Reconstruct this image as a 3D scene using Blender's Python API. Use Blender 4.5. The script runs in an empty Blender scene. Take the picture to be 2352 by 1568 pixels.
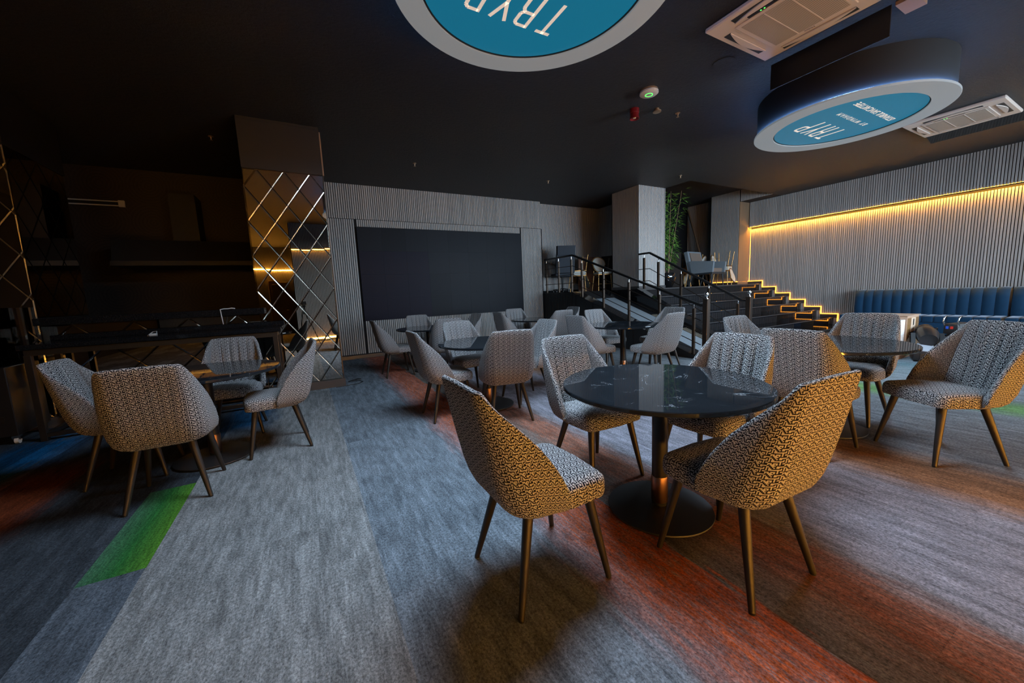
import bpy, bmesh, math, random
import numpy as np
from mathutils import Vector, Matrix
random.seed(7)
PI = math.pi
SC = bpy.context.scene
COL = SC.collection

# ------------------------------------------------------------------ camera
def set_camera():
    yaw, pit, rol = map(math.radians, (28.70894084, -7.32176848, -2.54508301))
    f = Vector((math.sin(yaw)*math.cos(pit), math.cos(yaw)*math.cos(pit), math.sin(pit)))
    r0 = Vector((math.cos(yaw), -math.sin(yaw), 0)); u0 = r0.cross(f)
    r = r0*math.cos(rol)+u0*math.sin(rol); u = -r0*math.sin(rol)+u0*math.cos(rol)
    cam = bpy.data.cameras.new('camera'); ob = bpy.data.objects.new('camera', cam); COL.objects.link(ob)
    cam.sensor_fit = 'HORIZONTAL'; cam.sensor_width = 36; cam.lens = 13.16663; cam.clip_start = .02
    M = Matrix((r, u, -f)).transposed().to_4x4(); M.translation = (0, 0, 1.28)
    ob.matrix_world = M
    SC.camera = ob
set_camera()

# ------------------------------------------------------------------ world, lights, exposure
W = bpy.data.worlds.new('world'); SC.world = W; W.use_nodes = True
bg = W.node_tree.nodes['Background']; bg.inputs[0].default_value = (.70, .84, 1, 1); bg.inputs[1].default_value = 24
SC.view_settings.view_transform = 'Standard'; SC.view_settings.look = 'None'
SC.view_settings.exposure = 0.0; SC.view_settings.gamma = 1; SC.view_settings.use_curve_mapping = False
SC.cycles.max_bounces = 8; SC.cycles.diffuse_bounces = 4; SC.cycles.glossy_bounces = 5
SC.cycles.transmission_bounces = 6; SC.cycles.sample_clamp_indirect = 4; SC.cycles.caustics_reflective = False
SC.cycles.caustics_refractive = False; SC.cycles.use_denoising = True
DRUM_POWER = 170.0
DRUM_COLOR = (.58, .79, 1.0)
AMBER = (1.0, .43, .05)
def area_light(name, loc, rot, sx, sy, power, color, shape='RECTANGLE'):
    L = bpy.data.lights.new(name, 'AREA'); L.shape = shape; L.size = sx; L.energy = power; L.color = color
    if shape in ('RECTANGLE', 'ELLIPSE'): L.size_y = sy
    o = bpy.data.objects.new(name, L); COL.objects.link(o); o.location = loc; o.rotation_euler = rot
    return o
# daylight enters through the window band of the rear wall: a portal guides the sampling of the sky there
po = area_light('window_portal', (8.5, -1.60, 1.9), (PI/2, 0, 0), 5.8, 2.5, 1, (1, 1, 1)); po.data.cycles.is_portal = True

# ------------------------------------------------------------------ helpers
class MB:
    def __init__(s): s.v = []; s.f = []; s.uv = []
    def add(s, vs, fs, uvs=None):
        b = len(s.v); s.v += [tuple(v) for v in vs]; s.f += [tuple(i+b for i in f) for f in fs]
        return s
    def box(s, lo, hi):
        x0, y0, z0 = lo; x1, y1, z1 = hi
        return s.add([(x0,y0,z0),(x1,y0,z0),(x1,y1,z0),(x0,y1,z0),(x0,y0,z1),(x1,y0,z1),(x1,y1,z1),(x0,y1,z1)],
                     [(0,3,2,1),(4,5,6,7),(0,1,5,4),(1,2,6,5),(2,3,7,6),(3,0,4,7)])
    def cbox(s, lo, hi, b=.004, seg=2):
        bm = bmesh.new(); bmesh.ops.create_cube(bm, size=1)
        for v in bm.verts: v.co = Vector([(lo[i]+hi[i])/2+v.co[i]*(hi[i]-lo[i]) for i in range(3)])
        bmesh.ops.bevel(bm, geom=list(bm.edges), offset=b, segments=seg, profile=.6, affect='EDGES')
        return s.bm(bm)
    def bm(s, bm):
        bm.verts.index_update(); s.add([v.co[:] for v in bm.verts], [[v.index for v in f.verts] for f in bm.faces]); bm.free(); return s
    def tube(s, pts, r, n=8, cap=True):
        pts = [Vector(p) for p in pts]; m = len(pts)
        rs = r if isinstance(r, (list, tuple)) else [r]*m
        vs = []; fs = []
        d0 = (pts[1]-pts[0]).normalized(); a = Vector((0,0,1)) if abs(d0.z) < .9 else Vector((1,0,0))
        n1 = d0.cross(a).normalized()
        for i, p in enumerate(pts):
            d = ((pts[min(i+1,m-1)]-pts[i]).normalized()+(pts[i]-pts[max(i-1,0)]).normalized())
            d = d.normalized() if d.length > 1e-6 else d0
            n1 = (n1-d*n1.dot(d)).normalized(); n2 = d.cross(n1)
            for k in range(n):
                t = 2*PI*k/n; vs.append(p+(n1*math.cos(t)+n2*math.sin(t))*rs[i])
        for i in range(m-1):
            for k in range(n):
                fs.append((i*n+k, i*n+(k+1)%n, (i+1)*n+(k+1)%n, (i+1)*n+k))
        if cap: fs += [tuple(range(n))[::-1], tuple(range((m-1)*n, m*n))]
        return s.add(vs, fs)
    def bar(s, p, q, w, h, up=(0,0,1)):
        p = Vector(p); q = Vector(q); d = (q-p).normalized(); u = Vector(up); sd = d.cross(u)
        sd = sd.normalized() if sd.length > 1e-6 else Vector((1,0,0)); u = sd.cross(d)
        vs = [e+sd*(a*w/2)+u*(b*h/2) for e in (p, q) for a, b in ((-1,-1),(1,-1),(1,1),(-1,1))]
        return s.add(vs, [(3,2,1,0),(4,5,6,7),(0,1,5,4),(1,2,6,5),(2,3,7,6),(3,0,4,7)])
    def lathe(s, prof, n=32, c=(0,0,0), caps=True):
        vs = []; fs = []; m = len(prof)
        for (r, z) in prof:
            for k in range(n):
                t = 2*PI*k/n; vs.append((c[0]+r*math.cos(t), c[1]+r*math.sin(t), c[2]+z))
        for i in range(m-1):
            for k in range(n): fs.append((i*n+k, i*n+(k+1)%n, (i+1)*n+(k+1)%n, (i+1)*n+k))
        if caps: fs += [tuple(range(n))[::-1], tuple(range((m-1)*n, m*n))]
        return s.add(vs, fs)
    def prism(s, poly, a, b, axis='z'):
        """poly: 2D outline, extruded from a to b along axis (other two axes in order)."""
        def P(p, t): return (p[0], p[1], t) if axis == 'z' else (t, p[0], p[1]) if axis == 'x' else (p[0], t, p[1])
        n = len(poly); vs = [P(p, a) for p in poly]+[P(p, b) for p in poly]
        fs = [tuple(range(n))[::-1], tuple(range(n, 2*n))]+[(i, (i+1)%n, n+(i+1)%n, n+i) for i in range(n)]
        return s.add(vs, fs)
    def mesh(s, name, smooth=None):
        me = bpy.data.meshes.new(name); me.from_pydata(s.v, [], s.f); me.validate(); fixn(me)
        if smooth is not None: soft(me, smooth)
        return me
    def build(s, name, mat, parent=None, smooth=None, loc=None, kind=None):
        return link(name, s.mesh(name, smooth), mat, parent, loc, kind)
def fixn(me):
    bm = bmesh.new(); bm.from_mesh(me); bmesh.ops.recalc_face_normals(bm, faces=bm.faces); bm.to_mesh(me); bm.free()
def soft(me, deg=35):
    for p in me.polygons: p.use_smooth = True
    me.set_sharp_from_angle(angle=math.radians(deg))
def link(name, me, mat=None, parent=None, loc=None, kind=None):
    o = bpy.data.objects.new(name, me); COL.objects.link(o)
    if mat is not None and me is not None and not len(me.materials): me.materials.append(mat)
    if parent is not None: o.parent = parent
    if loc is not None: o.location = loc
    if kind: o['kind'] = kind
    return o
def thing(name, label, cat, loc=(0,0,0), rz=0, group=None):
    o = link(name, None, loc=loc); o.rotation_euler = (0, 0, rz); o.empty_display_size = .1
    return tag(o, label, cat, group)
def tag(o, label, cat, group=None):
    o['label'] = label; o['category'] = cat
    if group: o['group'] = group
    return o
def copy_tree(o, parent=None):
    c = o.copy(); COL.objects.link(c); c.parent = parent
    for ch in list(o.children):
        if ch.name in COL.objects and ch is not c: copy_tree(ch, c)
    return c
def text_mesh(body, size, extrude=.001, spacing=1.0, align='CENTER'):
    cu = bpy.data.curves.new('lettering', 'FONT'); cu.body = body; cu.size = size; cu.extrude = extrude
    cu.align_x = align; cu.align_y = 'CENTER'; cu.space_character = spacing; cu.resolution_u = 3
    t = bpy.data.objects.new('lettering', cu); COL.objects.link(t)
    dg = bpy.context.evaluated_depsgraph_get()
    me = bpy.data.meshes.new_from_object(t.evaluated_get(dg)); bpy.data.objects.remove(t); bpy.data.curves.remove(cu)
    return me

def islands(me):
    adj = {i: set() for i in range(len(me.vertices))}
    for p in me.polygons:
        vs = list(p.vertices)
        for a in vs[1:]: adj[vs[0]].add(a); adj[a].add(vs[0])
    seen = {}; out = []
    for v in adj:
        if v in seen: continue
        k = len(out); st = [v]; seen[v] = k; out.append([])
        while st:
            q = st.pop()
            for w in adj[q]:
                if w not in seen: seen[w] = k; st.append(w)
    for p in me.polygons: out[seen[p.vertices[0]]].append(tuple(p.vertices))
    ms = []
    for fs in out:
        if not fs: continue
        ids = sorted({i for f in fs for i in f}); mp = {i: k for k, i in enumerate(ids)}
        m = bpy.data.meshes.new('letter'); m.from_pydata([me.vertices[i].co[:] for i in ids], [], [tuple(mp[i] for i in f) for f in fs]); ms.append(m)
    return ms

# ------------------------------------------------------------------ materials
def mat(name, col=(.5,.5,.5), rough=.5, metal=0., emit=None, es=0., spec=None, trans=0., coat=0., sheen=0.):
    m = bpy.data.materials.new(name); m.use_nodes = True
    b = m.node_tree.nodes['Principled BSDF']
    b.inputs['Base Color'].default_value = (*col, 1); b.inputs['Roughness'].default_value = rough
    b.inputs['Metallic'].default_value = metal
    if spec is not None: b.inputs['Specular IOR Level'].default_value = spec
    if emit: b.inputs['Emission Color'].default_value = (*emit, 1); b.inputs['Emission Strength'].default_value = es
    if trans: b.inputs['Transmission Weight'].default_value = trans
    if coat: b.inputs['Coat Weight'].default_value = coat
    if sheen: b.inputs['Sheen Weight'].default_value = sheen; b.inputs['Sheen Roughness'].default_value = .4
    return m
class N:
    """tiny node-graph writer"""
    def __init__(s, m): s.m = m; s.t = m.node_tree; s.b = s.t.nodes['Principled BSDF']
    def node(s, typ, **kw):
        n = s.t.nodes.new(typ)
        for k, v in kw.items(): setattr(n, k, v)
        return n
    def lk(s, a, b): s.t.links.new(a, b)
    def put(s, sock, v):
        if hasattr(v, 'is_output'): s.lk(v, sock)
        else: sock.default_value = v
    def math(s, op, a, b=0., c=None):
        n = s.node('ShaderNodeMath', operation=op); s.put(n.inputs[0], a); s.put(n.inputs[1], b)
        if c is not None: s.put(n.inputs[2], c)
        return n.outputs[0]
    def ramp(s, fac, stops, interp='LINEAR'):
        n = s.node('ShaderNodeValToRGB'); r = n.color_ramp; r.interpolation = interp
        while len(r.elements) > 1: r.elements.remove(r.elements[-1])
        r.elements[0].position = stops[0][0]; c = stops[0][1]; r.elements[0].color = c if len(c) == 4 else (*c, 1)
        for p, c in stops[1:]:
            e = r.elements.new(p); e.color = c if len(c) == 4 else (*c, 1)
        s.put(n.inputs[0], fac); return n.outputs[0]
    def mix(s, fac, a, b, mode='MIX'):
        n = s.node('ShaderNodeMix', data_type='RGBA', blend_type=mode)
        s.put(n.inputs[0], fac)
        for k, v in ((6, a), (7, b)): s.put(n.inputs[k], v if hasattr(v, 'is_output') or len(v) == 4 else (*v, 1))
        return n.outputs[2]
    def noise(s, vec, scale, detail=2., rough=.5):
        n = s.node('ShaderNodeTexNoise'); s.put(n.inputs['Vector'], vec); n.inputs['Scale'].default_value = scale
        n.inputs['Detail'].default_value = detail; n.inputs['Roughness'].default_value = rough; return n.outputs[0]
    def xyz(s, v):
        n = s.node('ShaderNodeSeparateXYZ'); s.lk(v, n.inputs[0]); return n.outputs
    def comb(s, x, y, z=0.):
        n = s.node('ShaderNodeCombineXYZ')
        for i, k in enumerate((x, y, z)): s.put(n.inputs[i], k)
        return n.outputs[0]
    def pos(s): return s.node('ShaderNodeNewGeometry').outputs['Position']
    def obj(s): return s.node('ShaderNodeTexCoord').outputs['Object']
    def rnd(s): return s.node('ShaderNodeObjectInfo').outputs['Random']
    def bump(s, h, strength=.3, dist=.01):
        n = s.node('ShaderNodeBump'); n.inputs['Strength'].default_value = strength; n.inputs['Distance'].default_value = dist
        s.put(n.inputs['Height'], h); s.lk(n.outputs[0], s.b.inputs['Normal'])
    def col(s, c): s.lk(c, s.b.inputs['Base Color'])
def scalevec(g, v, sx, sy, sz):
    n = g.node('ShaderNodeVectorMath', operation='MULTIPLY'); g.lk(v, n.inputs[0]); n.inputs[1].default_value = (sx, sy, sz); return n.outputs[0]

M = {}
def make_materials():
    # carpet : colour by place in the woven design; charcoal left also holds the light's falloff
    m = mat('carpet', rough=.95, spec=.1); g = N(m); p = g.pos(); X, Y, Z = g.xyz(p)
    colid = g.math('FLOOR', g.math('DIVIDE', g.math('ADD', X, .82), .255))
    off = g.math('MULTIPLY', g.math('FRACT', g.math('MULTIPLY', colid, .37)), 1.02)
    row = g.math('FLOOR', g.math('DIVIDE', g.math('ADD', Y, off), 1.02))
    wn = g.node('ShaderNodeTexWhiteNoise', noise_dimensions='2D'); g.lk(g.comb(colid, row), wn.inputs['Vector']); wnv = wn.outputs[0]
    wobble = g.math('MULTIPLY', g.math('SUBTRACT', g.noise(scalevec(g, p, 9, 1.1, 1), 3., 4.), .5), .22)
    # near stripes on x in [-1.4, 2.6]
    def pos(x): return (x+1.4)/4.0
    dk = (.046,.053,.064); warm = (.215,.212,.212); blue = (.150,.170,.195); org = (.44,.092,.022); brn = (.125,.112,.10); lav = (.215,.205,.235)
    hard = g.ramp(g.math('DIVIDE', g.math('ADD', X, 1.4), 4.0),
                  [(0, dk), (pos(-.822), warm), (pos(.198), blue), (pos(1.475), brn)], 'CONSTANT')
    Xs = g.math('ADD', X, wobble)
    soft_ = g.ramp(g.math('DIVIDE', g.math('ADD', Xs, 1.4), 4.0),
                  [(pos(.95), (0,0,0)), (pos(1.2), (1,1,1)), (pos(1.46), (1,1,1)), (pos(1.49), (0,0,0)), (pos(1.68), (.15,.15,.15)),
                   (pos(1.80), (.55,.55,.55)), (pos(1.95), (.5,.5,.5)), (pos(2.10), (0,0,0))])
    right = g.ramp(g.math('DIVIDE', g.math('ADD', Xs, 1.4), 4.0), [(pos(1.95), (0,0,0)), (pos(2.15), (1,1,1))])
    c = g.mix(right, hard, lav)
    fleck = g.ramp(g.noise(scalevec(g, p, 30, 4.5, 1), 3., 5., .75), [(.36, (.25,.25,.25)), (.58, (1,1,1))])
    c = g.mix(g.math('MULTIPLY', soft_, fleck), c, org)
    def pos2(x): return (x-2.6)/6.0
    far = g.ramp(g.math('DIVIDE', g.math('SUBTRACT', Xs, 2.6), 6.0),
                 [(0, lav), (pos2(3.05), lav), (pos2(3.3), (.26,.13,.07)), (pos2(3.6), (.23,.13,.08)), (pos2(3.85), (.15,.15,.16)), (pos2(5.3), (.15,.16,.17)),
                  (pos2(6.0), (.15,.16,.17)), (pos2(7.3), (.14,.17,.18)), (pos2(7.6), (.10,.16,.18)), (pos2(7.9), (.13,.16,.18)), (1, (.13,.15,.17))])
    gr = g.math('MULTIPLY', g.ramp(g.math('DIVIDE', g.math('SUBTRACT', Xs, 2.6), 6.0), [(pos2(5.35), (0,0,0)), (pos2(5.6), (.8,.8,.8)), (pos2(5.8), (.8,.8,.8)), (pos2(6.1), (0,0,0))]),
                g.ramp(g.math('MULTIPLY', Y, .1), [(.22, (1,1,1)), (.28, (0,0,0))]))
    c = g.mix(g.math('GREATER_THAN', X, 2.6), c, g.mix(gr, far, (.10,.21,.05)))
    # blue and rust blends woven into the dark field on the left
    bl = g.math('MULTIPLY', g.ramp(g.math('ADD', g.math('MULTIPLY', X, .25), .9), [(0,(0,0,0)),(.22,(0,0,0)),(.27,(1,1,1)),(.34,(1,1,1)),(.42,(0,0,0))]),
                g.ramp(g.math('ADD', g.math('MULTIPLY', Y, .1), wobble), [(.40,(0,0,0)),(.47,(1,1,1)),(.53,(1,1,1)),(.58,(0,0,0))]))
    rs = g.math('MULTIPLY', g.ramp(g.math('ADD', g.math('MULTIPLY', Xs, .25), .9), [(0,(0,0,0)),(.35,(0,0,0)),(.40,(1,1,1)),(.46,(1,1,1)),(.50,(0,0,0))]),
                g.ramp(g.math('MULTIPLY', Y, .1), [(.30,(0,0,0)),(.34,(1,1,1)),(.42,(1,1,1)),(.47,(0,0,0))]))
    b2 = g.math('MULTIPLY', g.ramp(g.math('ADD', g.math('MULTIPLY', Xs, .25), .9), [(.66,(0,0,0)),(.70,(1,1,1)),(.76,(1,1,1)),(.82,(0,0,0))]),
                g.ramp(g.math('MULTIPLY', Y, .1), [(.44,(0,0,0)),(.48,(1,1,1)),(.56,(1,1,1)),(.62,(0,0,0))]))
    c = g.mix(bl, c, (.004,.06,.15)); c = g.mix(rs, c, (.16,.035,.012)); c = g.mix(b2, c, (.01,.05,.11))
    bigp = g.math('ADD', Y, g.math('MULTIPLY', wnv, 7.))
    streak = g.ramp(g.noise(g.comb(g.math('MULTIPLY', X, 42.), g.math('MULTIPLY', bigp, 1.7)), 1.3, 5., .7), [(.30, (.0,.0,.0)), (.70, (1,1,1))])
    blot = g.ramp(g.noise(g.comb(g.math('MULTIPLY', X, 13.), g.math('MULTIPLY', bigp, 2.6)), 1.6, 6., .75), [(.34, (0,0,0)), (.66, (1,1,1))])
    loop = g.noise(scalevec(g, p, 1, .7, 1), 105., 3., .8); loop2 = g.ramp(loop, [(.32, (0,0,0)), (.68, (1,1,1))])
    v = g.math('MULTIPLY', g.math('ADD', .74, g.math('MULTIPLY', streak, .40)), g.math('ADD', .66, g.math('MULTIPLY', blot, .68)))
    v = g.math('MULTIPLY', v, g.math('ADD', .42, g.math('MULTIPLY', loop2, 1.15)))
    v = g.math('MULTIPLY', v, g.math('ADD', .95, g.math('MULTIPLY', wnv, .10)))
    patch = g.ramp(g.noise(g.comb(g.math('MULTIPLY', X, 7.), g.math('MULTIPLY', bigp, 1.5)), 1.5, 7., .8), [(.42, (0,0,0)), (.54, (1,1,1))])
    v = g.math('MULTIPLY', v, g.math('ADD', .80, g.math('MULTIPLY', patch, .32)))
    dkv = g.math('MULTIPLY', g.math('LESS_THAN', X, -.822), g.math('GREATER_THAN', wnv, .72))
    v = g.math('MULTIPLY', v, g.math('ADD', 1., g.math('MULTIPLY', dkv, .9)))
    cc = g.node('ShaderNodeCombineColor'); [g.lk(v, cc.inputs[i]) for i in range(3)]
    g.col(g.mix(1., c, cc.outputs[0], 'MULTIPLY')); g.bump(loop, .5, .004); M['carpet'] = m
    m = mat('carpet_green', rough=.95, spec=.1); g = N(m); p = g.pos(); X, Y, Z = g.xyz(p)
    s_ = g.ramp(g.noise(scalevec(g, p, 40, 3, 1), 2., 5., .75), [(.3,(0,0,0)),(.7,(1,1,1))]); loop = g.ramp(g.noise(scalevec(g, p, 1, .7, 1), 105., 3., .8), [(.32,(0,0,0)),(.68,(1,1,1))])
    k = g.ramp(g.math('ADD', X, 1.08), [(0,(.06,.15,.085)),(.13,(.025,.13,.03)),(.26,(.075,.20,.02))])
    v = g.math('MULTIPLY', g.math('ADD', .55, g.math('MULTIPLY', s_, .9)), g.math('ADD', .45, g.math('MULTIPLY', loop, 1.0)))
    cc = g.node('ShaderNodeCombineColor'); [g.lk(v, cc.inputs[i]) for i in range(3)]
    g.col(g.mix(1., k, cc.outputs[0], 'MULTIPLY')); g.bump(loop, .5, .004); M['carpet_green'] = m
    # key-pattern upholstery: a 12 x 8 woven cell written as bit rows
    rows = ['######.#...#',
            '#.....###...',
            '#..###..##.#',
            '####.#.#.##.',
            '.....#.#..##',
            '##.###.#....',
            '.#.#..######',
            '.#.###...#..'][::-1]
    masks = [sum(1 << i for i, ch in enumerate(r) if ch == '#') for r in rows]
    def key(name, lightc, darkc):
        m = mat(name, rough=.9, spec=.15, sheen=.08); g = N(m)
        uv = g.node('ShaderNodeUVMap'); uv.uv_map = 'UVMap'; U, V, _ = g.xyz(uv.outputs[0])
        u = g.math('DIVIDE', U, .052); v0 = g.math('DIVIDE', V, .036)
        v = g.math('FRACT', g.math('ADD', v0, g.math('MULTIPLY', g.math('FLOOR', u), .125)))
        cx = g.math('FLOOR', g.math('MULTIPLY', g.math('FRACT', u), 12.0))
        mk = g.ramp(v, [(i/8., (k/4096.,)*3) for i, k in enumerate(masks)], 'CONSTANT')
        sh = g.math('DIVIDE', g.math('ADD', g.math('MULTIPLY', mk, 4096.), .3), g.math('POWER', 2., cx))
        bit = g.math('GREATER_THAN', g.math('FRACT', g.math('MULTIPLY', g.math('FLOOR', sh), .5)), .25)
        weave = g.noise(scalevec(g, uv.outputs[0], 1, 1, 1), 900., 1.)
        L = g.mix(weave, tuple(.75*x for x in lightc), tuple(min(1, 1.2*x) for x in lightc))
        g.col(g.mix(bit, L, darkc)); g.bump(g.math('SUBTRACT', weave, g.math('MULTIPLY', bit, .8)), .4, .002)
        return m
    M['fabric'] = key('key_pattern_fabric', (.43,.42,.42), (.008,.008,.014))
    M['bronze'] = mat('dark_bronze_leg', (.036,.032,.029), .40, .55)
    M['glide'] = mat('black_plastic', (.01,.01,.011), .45)
    # marble table top
    m = mat('black_marble', rough=.03, spec=.30); g = N(m); o = g.pos()
    w = g.node('ShaderNodeTexNoise'); g.lk(o, w.inputs['Vector']); w.inputs['Scale'].default_value = 2.3; w.inputs['Detail'].default_value = 6; w.inputs['Distortion'].default_value = 1.6
    vein = g.ramp(g.math('ABSOLUTE', g.math('SUBTRACT', w.outputs[0], .52)), [(0,(.8,.8,.8)),(.0015,(.2,.2,.2)),(.004,(0,0,0))])
    cl = g.noise(o, 5., 5., .7)
    k = g.mix(cl, (.006,.008,.010), (.022,.026,.032)); g.col(g.mix(g.math('MULTIPLY', vein, g.ramp(g.noise(o, 5.), [(.5,(0,0,0)),(.62,(1,1,1))])), k, (.40,.43,.47))); M['marble'] = m
    M['black_metal'] = mat('black_powder_coat', (.010,.010,.011), .42, .2)
    M['copper'] = mat('brushed_copper', (.30,.17,.11), .3, 1.)
    M['base_disc'] = mat('black_base_plate', (.012,.012,.013), .48)
    # slats
    m = mat('grey_felt_slat', rough=.85, spec=.2); g = N(m); p = g.pos()
    n1 = g.noise(scalevec(g, p, 60, 60, 3), 1.5, 4., .6); n2 = g.noise(scalevec(g, p, 3, 3, .5), 2., 3.)
    g.col(g.mix(g.math('ADD', g.math('MULTIPLY', n1, .6), g.math('MULTIPLY', g.rnd(), .5)), (.30,.29,.28), (.46,.445,.43))); M['slat'] = m
    M['felt'] = mat('black_felt_backing', (.008,.008,.009), .95)
    M['wood_side'] = mat('brown_oak_panel', (.20,.13,.075), .6); g = N(M['wood_side']); p = g.pos()
    g.col(g.mix(g.noise(scalevec(g, p, 70, 70, 1.2), 2., 5.), (.13,.085,.05), (.26,.17,.10)))
    # ceiling: black sprayed plaster, with the drum lights' blue cast tinted into the paint
    m = mat('black_ceiling', rough=.5, spec=.35); g = N(m); p = g.pos(); n1 = g.noise(p, 26., 6., .75); n2 = g.noise(p, .8, 3.)
    g.col(g.mix(n2, (.016,.020,.027), (.032,.033,.036))); g.bump(n1, 1., .06); M['ceiling'] = m
    M['black_panel'] = mat('black_fibre_panel', (.018,.015,.014), .55)
    M['edge_board'] = mat('raw_board_edge', (.30,.20,.14), .7)
    M['mirror'] = mat('bronze_mirror', (.60,.54,.47), .012, 1.)
    M['bevel'] = mat('mirror_bevel', (.50,.45,.38), .2, 1.)
    m = mat('granite', rough=.05, spec=.5); g = N(m); p = g.pos(); n1 = g.noise(p, 230., 3., .7)
    g.col(g.mix(g.ramp(n1, [(.5,(0,0,0)),(.7,(1,1,1))]), (.006,.006,.007), (.035,.035,.038))); M['granite'] = m
    M['granite_matt'] = mat('flamed_black_granite', (.012,.013,.015), .45)
    M['granite_polished'] = mat('polished_black_granite', (.007,.007,.008), .03, spec=1.0)
    M['plinth'] = mat('brown_plinth', (.055,.045,.042), .6)
    M['skirting'] = mat('grey_skirting', (.12,.12,.125), .3, .6)
    M['screen'] = mat('video_wall_face', (.018,.021,.028), .5, spec=.12); g = N(M['screen'])
    g.col(g.mix(g.rnd(), (.007,.009,.013), (.010,.012,.017)))
    M['screen_violet'] = mat('video_wall_face_violet', (.008,.007,.016), .5, spec=.12)
    m = mat('navy_velvet', rough=.75, spec=.25, sheen=.7); g = N(m); p = g.pos()
    g.col(g.mix(g.noise(p, 9., 4., .6), (.003,.032,.080), (.006,.050,.115))); g.b.inputs['Sheen Tint'].default_value = (.5,.6,.75,1); M['velvet'] = m
    M['teal'] = mat('teal_sign', (.003,.07,.12), .35, emit=(.006,.165,.29), es=.72)
    M['ring'] = mat('opal_ring', (.22,.23,.24), .5, emit=(.66,.78,.86), es=.20, spec=.2)
    M['halo'] = mat('halo_led', (.8,.9,1), .5, emit=(.20,.44,1.0), es=75.)
    M['letter'] = mat('cream_letter', (.7,.62,.55), .5, emit=(.75,.66,.58), es=.62)
    M['drum_side'] = mat('drum_side_black', (.006,.0065,.008), .8)
    M['amber'] = mat('amber_led', (1,.6,.1), .5, emit=(1.0,.36,.03), es=6.)
    M['amber_hot'] = mat('amber_led_cove', (1,.6,.1), .5, emit=AMBER, es=70.)
    M['amber_cove'] = mat('amber_led_hidden', (1,.6,.1), .5, emit=(1.0,.42,.04), es=230.)
    M['amber_floor'] = mat('amber_led_floor', (1,.6,.1), .5, emit=AMBER, es=155.)
    M['ac'] = mat('ac_white_plastic', (.60,.52,.46), .45)
    M['ac_dark'] = mat('ac_slot_dark', (.02,.02,.02), .6)
    m = mat('ac_grille', (.42,.35,.28), .6); g = N(m); p = g.pos(); X, Y, Z = g.xyz(p)
    k = g.math('MAXIMUM', g.math('GREATER_THAN', g.math('FRACT', g.math('MULTIPLY', X, 90.)), .55), g.math('GREATER_THAN', g.math('FRACT', g.math('MULTIPLY', Y, 90.)), .55))
    g.col(g.mix(k, (.13,.11,.09), (.46,.39,.32))); M['ac_grille'] = m
    M['acrylic'] = mat('black_acrylic', (.006,.006,.007), .06, spec=.6)
    M['green_led'] = mat('green_led', (.1,1,.2), .5, emit=(.06,1,.08), es=3.)
    M['white_plastic'] = mat('white_plastic', (.62,.60,.58), .4)
    M['red_plastic'] = mat('red_plastic', (.17,.006,.008), .35)
    M['brass'] = mat('raw_brass', (.55,.38,.24), .4, .8)
    M['chrome'] = mat('chrome', (.75,.75,.77), .08, 1.)
    M['rail'] = mat('bronze_rail', (.075,.056,.044), .33, .85)
    M['rail_dark'] = mat('dark_handrail', (.02,.02,.021), .35, .4)
    M['runner'] = mat('grey_ramp_carpet', (.17,.20,.22), .95); g = N(M['runner']); g.col(g.mix(g.noise(g.pos(), 120., 2.), (.10,.12,.14), (.24,.27,.29)))
    M['hatch'] = mat('ribbed_metal', (.55,.48,.38), .35, .9)
    m = mat('cardboard', (.36,.22,.13), .8); g = N(m); p = g.pos(); g.col(g.mix(g.noise(scalevec(g, p, 4, 4, 30), 2., 3.), (.31,.20,.13), (.42,.28,.19))); M['cardboard'] = m
    M['tape'] = mat('packing_tape', (.30,.17,.07), .12, coat=.5)
    M['white_box'] = mat('white_carton', (.72,.70,.68), .6)
    M['paper'] = mat('shipping_label_paper', (.55,.42,.30), .7)
    M['gear'] = mat('black_stage_gear', (.012,.012,.013), .35)
    M['gear_grey'] = mat('grey_gear_cloth', (.30,.32,.36), .6)
    M['red_dot'] = mat('red_sticker', (.5,.02,.01), .5); M['blue_dot'] = mat('blue_sticker', (.02,.08,.5), .5)
    M['gold'] = mat('gold_frame', (.42,.24,.09), .35, .85)
    M['cream'] = mat('cream_upholstery', (.50,.50,.46), .85)
    m = mat('grey_tweed', (.1,.12,.14), .9); g = N(m); g.col(g.mix(g.noise(g.pos(), 160., 2., .8), (.05,.07,.09), (.26,.31,.35))); M['tweed'] = m
    M['tweed_brown'] = mat('brown_tweed_seat', (.15,.12,.10), .9)
    M['dark_wood'] = mat('dark_painted_leg', (.02,.026,.032), .5)
    M['cabinet'] = mat('dark_brown_laminate', (.020,.015,.013), .7, spec=.1)
    M['leaf'] = mat('bamboo_leaf', (.09,.24,.04), .5); g = N(M['leaf']); g.col(g.mix(g.noise(g.pos(), 14., 2.), (.06,.22,.04), (.34,.60,.12)))
    M['cane'] = mat('bamboo_cane', (.30,.19,.11), .5)
    M['pot'] = mat('black_glazed_pot', (.006,.006,.007), .05, coat=1.)
    M['brown_top'] = mat('brown_table_laminate', (.20,.10,.065), .6)
    M['office'] = mat('navy_office_fabric', (.016,.022,.032), .8)
    m = mat('kitchen_wallpaper', (.02,.015,.012), .6); g = N(m); p = g.pos()
    wv = g.node('ShaderNodeTexWave', wave_type='RINGS', rings_direction='SPHERICAL'); X, Y, Z = g.xyz(p)
    fx = g.math('SUBTRACT', g.math('FRACT', g.math('MULTIPLY', X, 1.6)), .5); fz = g.math('SUBTRACT', g.math('FRACT', g.math('MULTIPLY', Z, 1.6)), .5)
    g.lk(g.comb(fx, 0., fz), wv.inputs['Vector']); wv.inputs['Scale'].default_value = 4.
    g.col(g.mix(wv.outputs[0], (.014,.010,.008), (.026,.018,.014))); M['wallpaper'] = m
    M['steel'] = mat('dark_stainless_steel', (.022,.022,.023), .5, .5)
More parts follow.
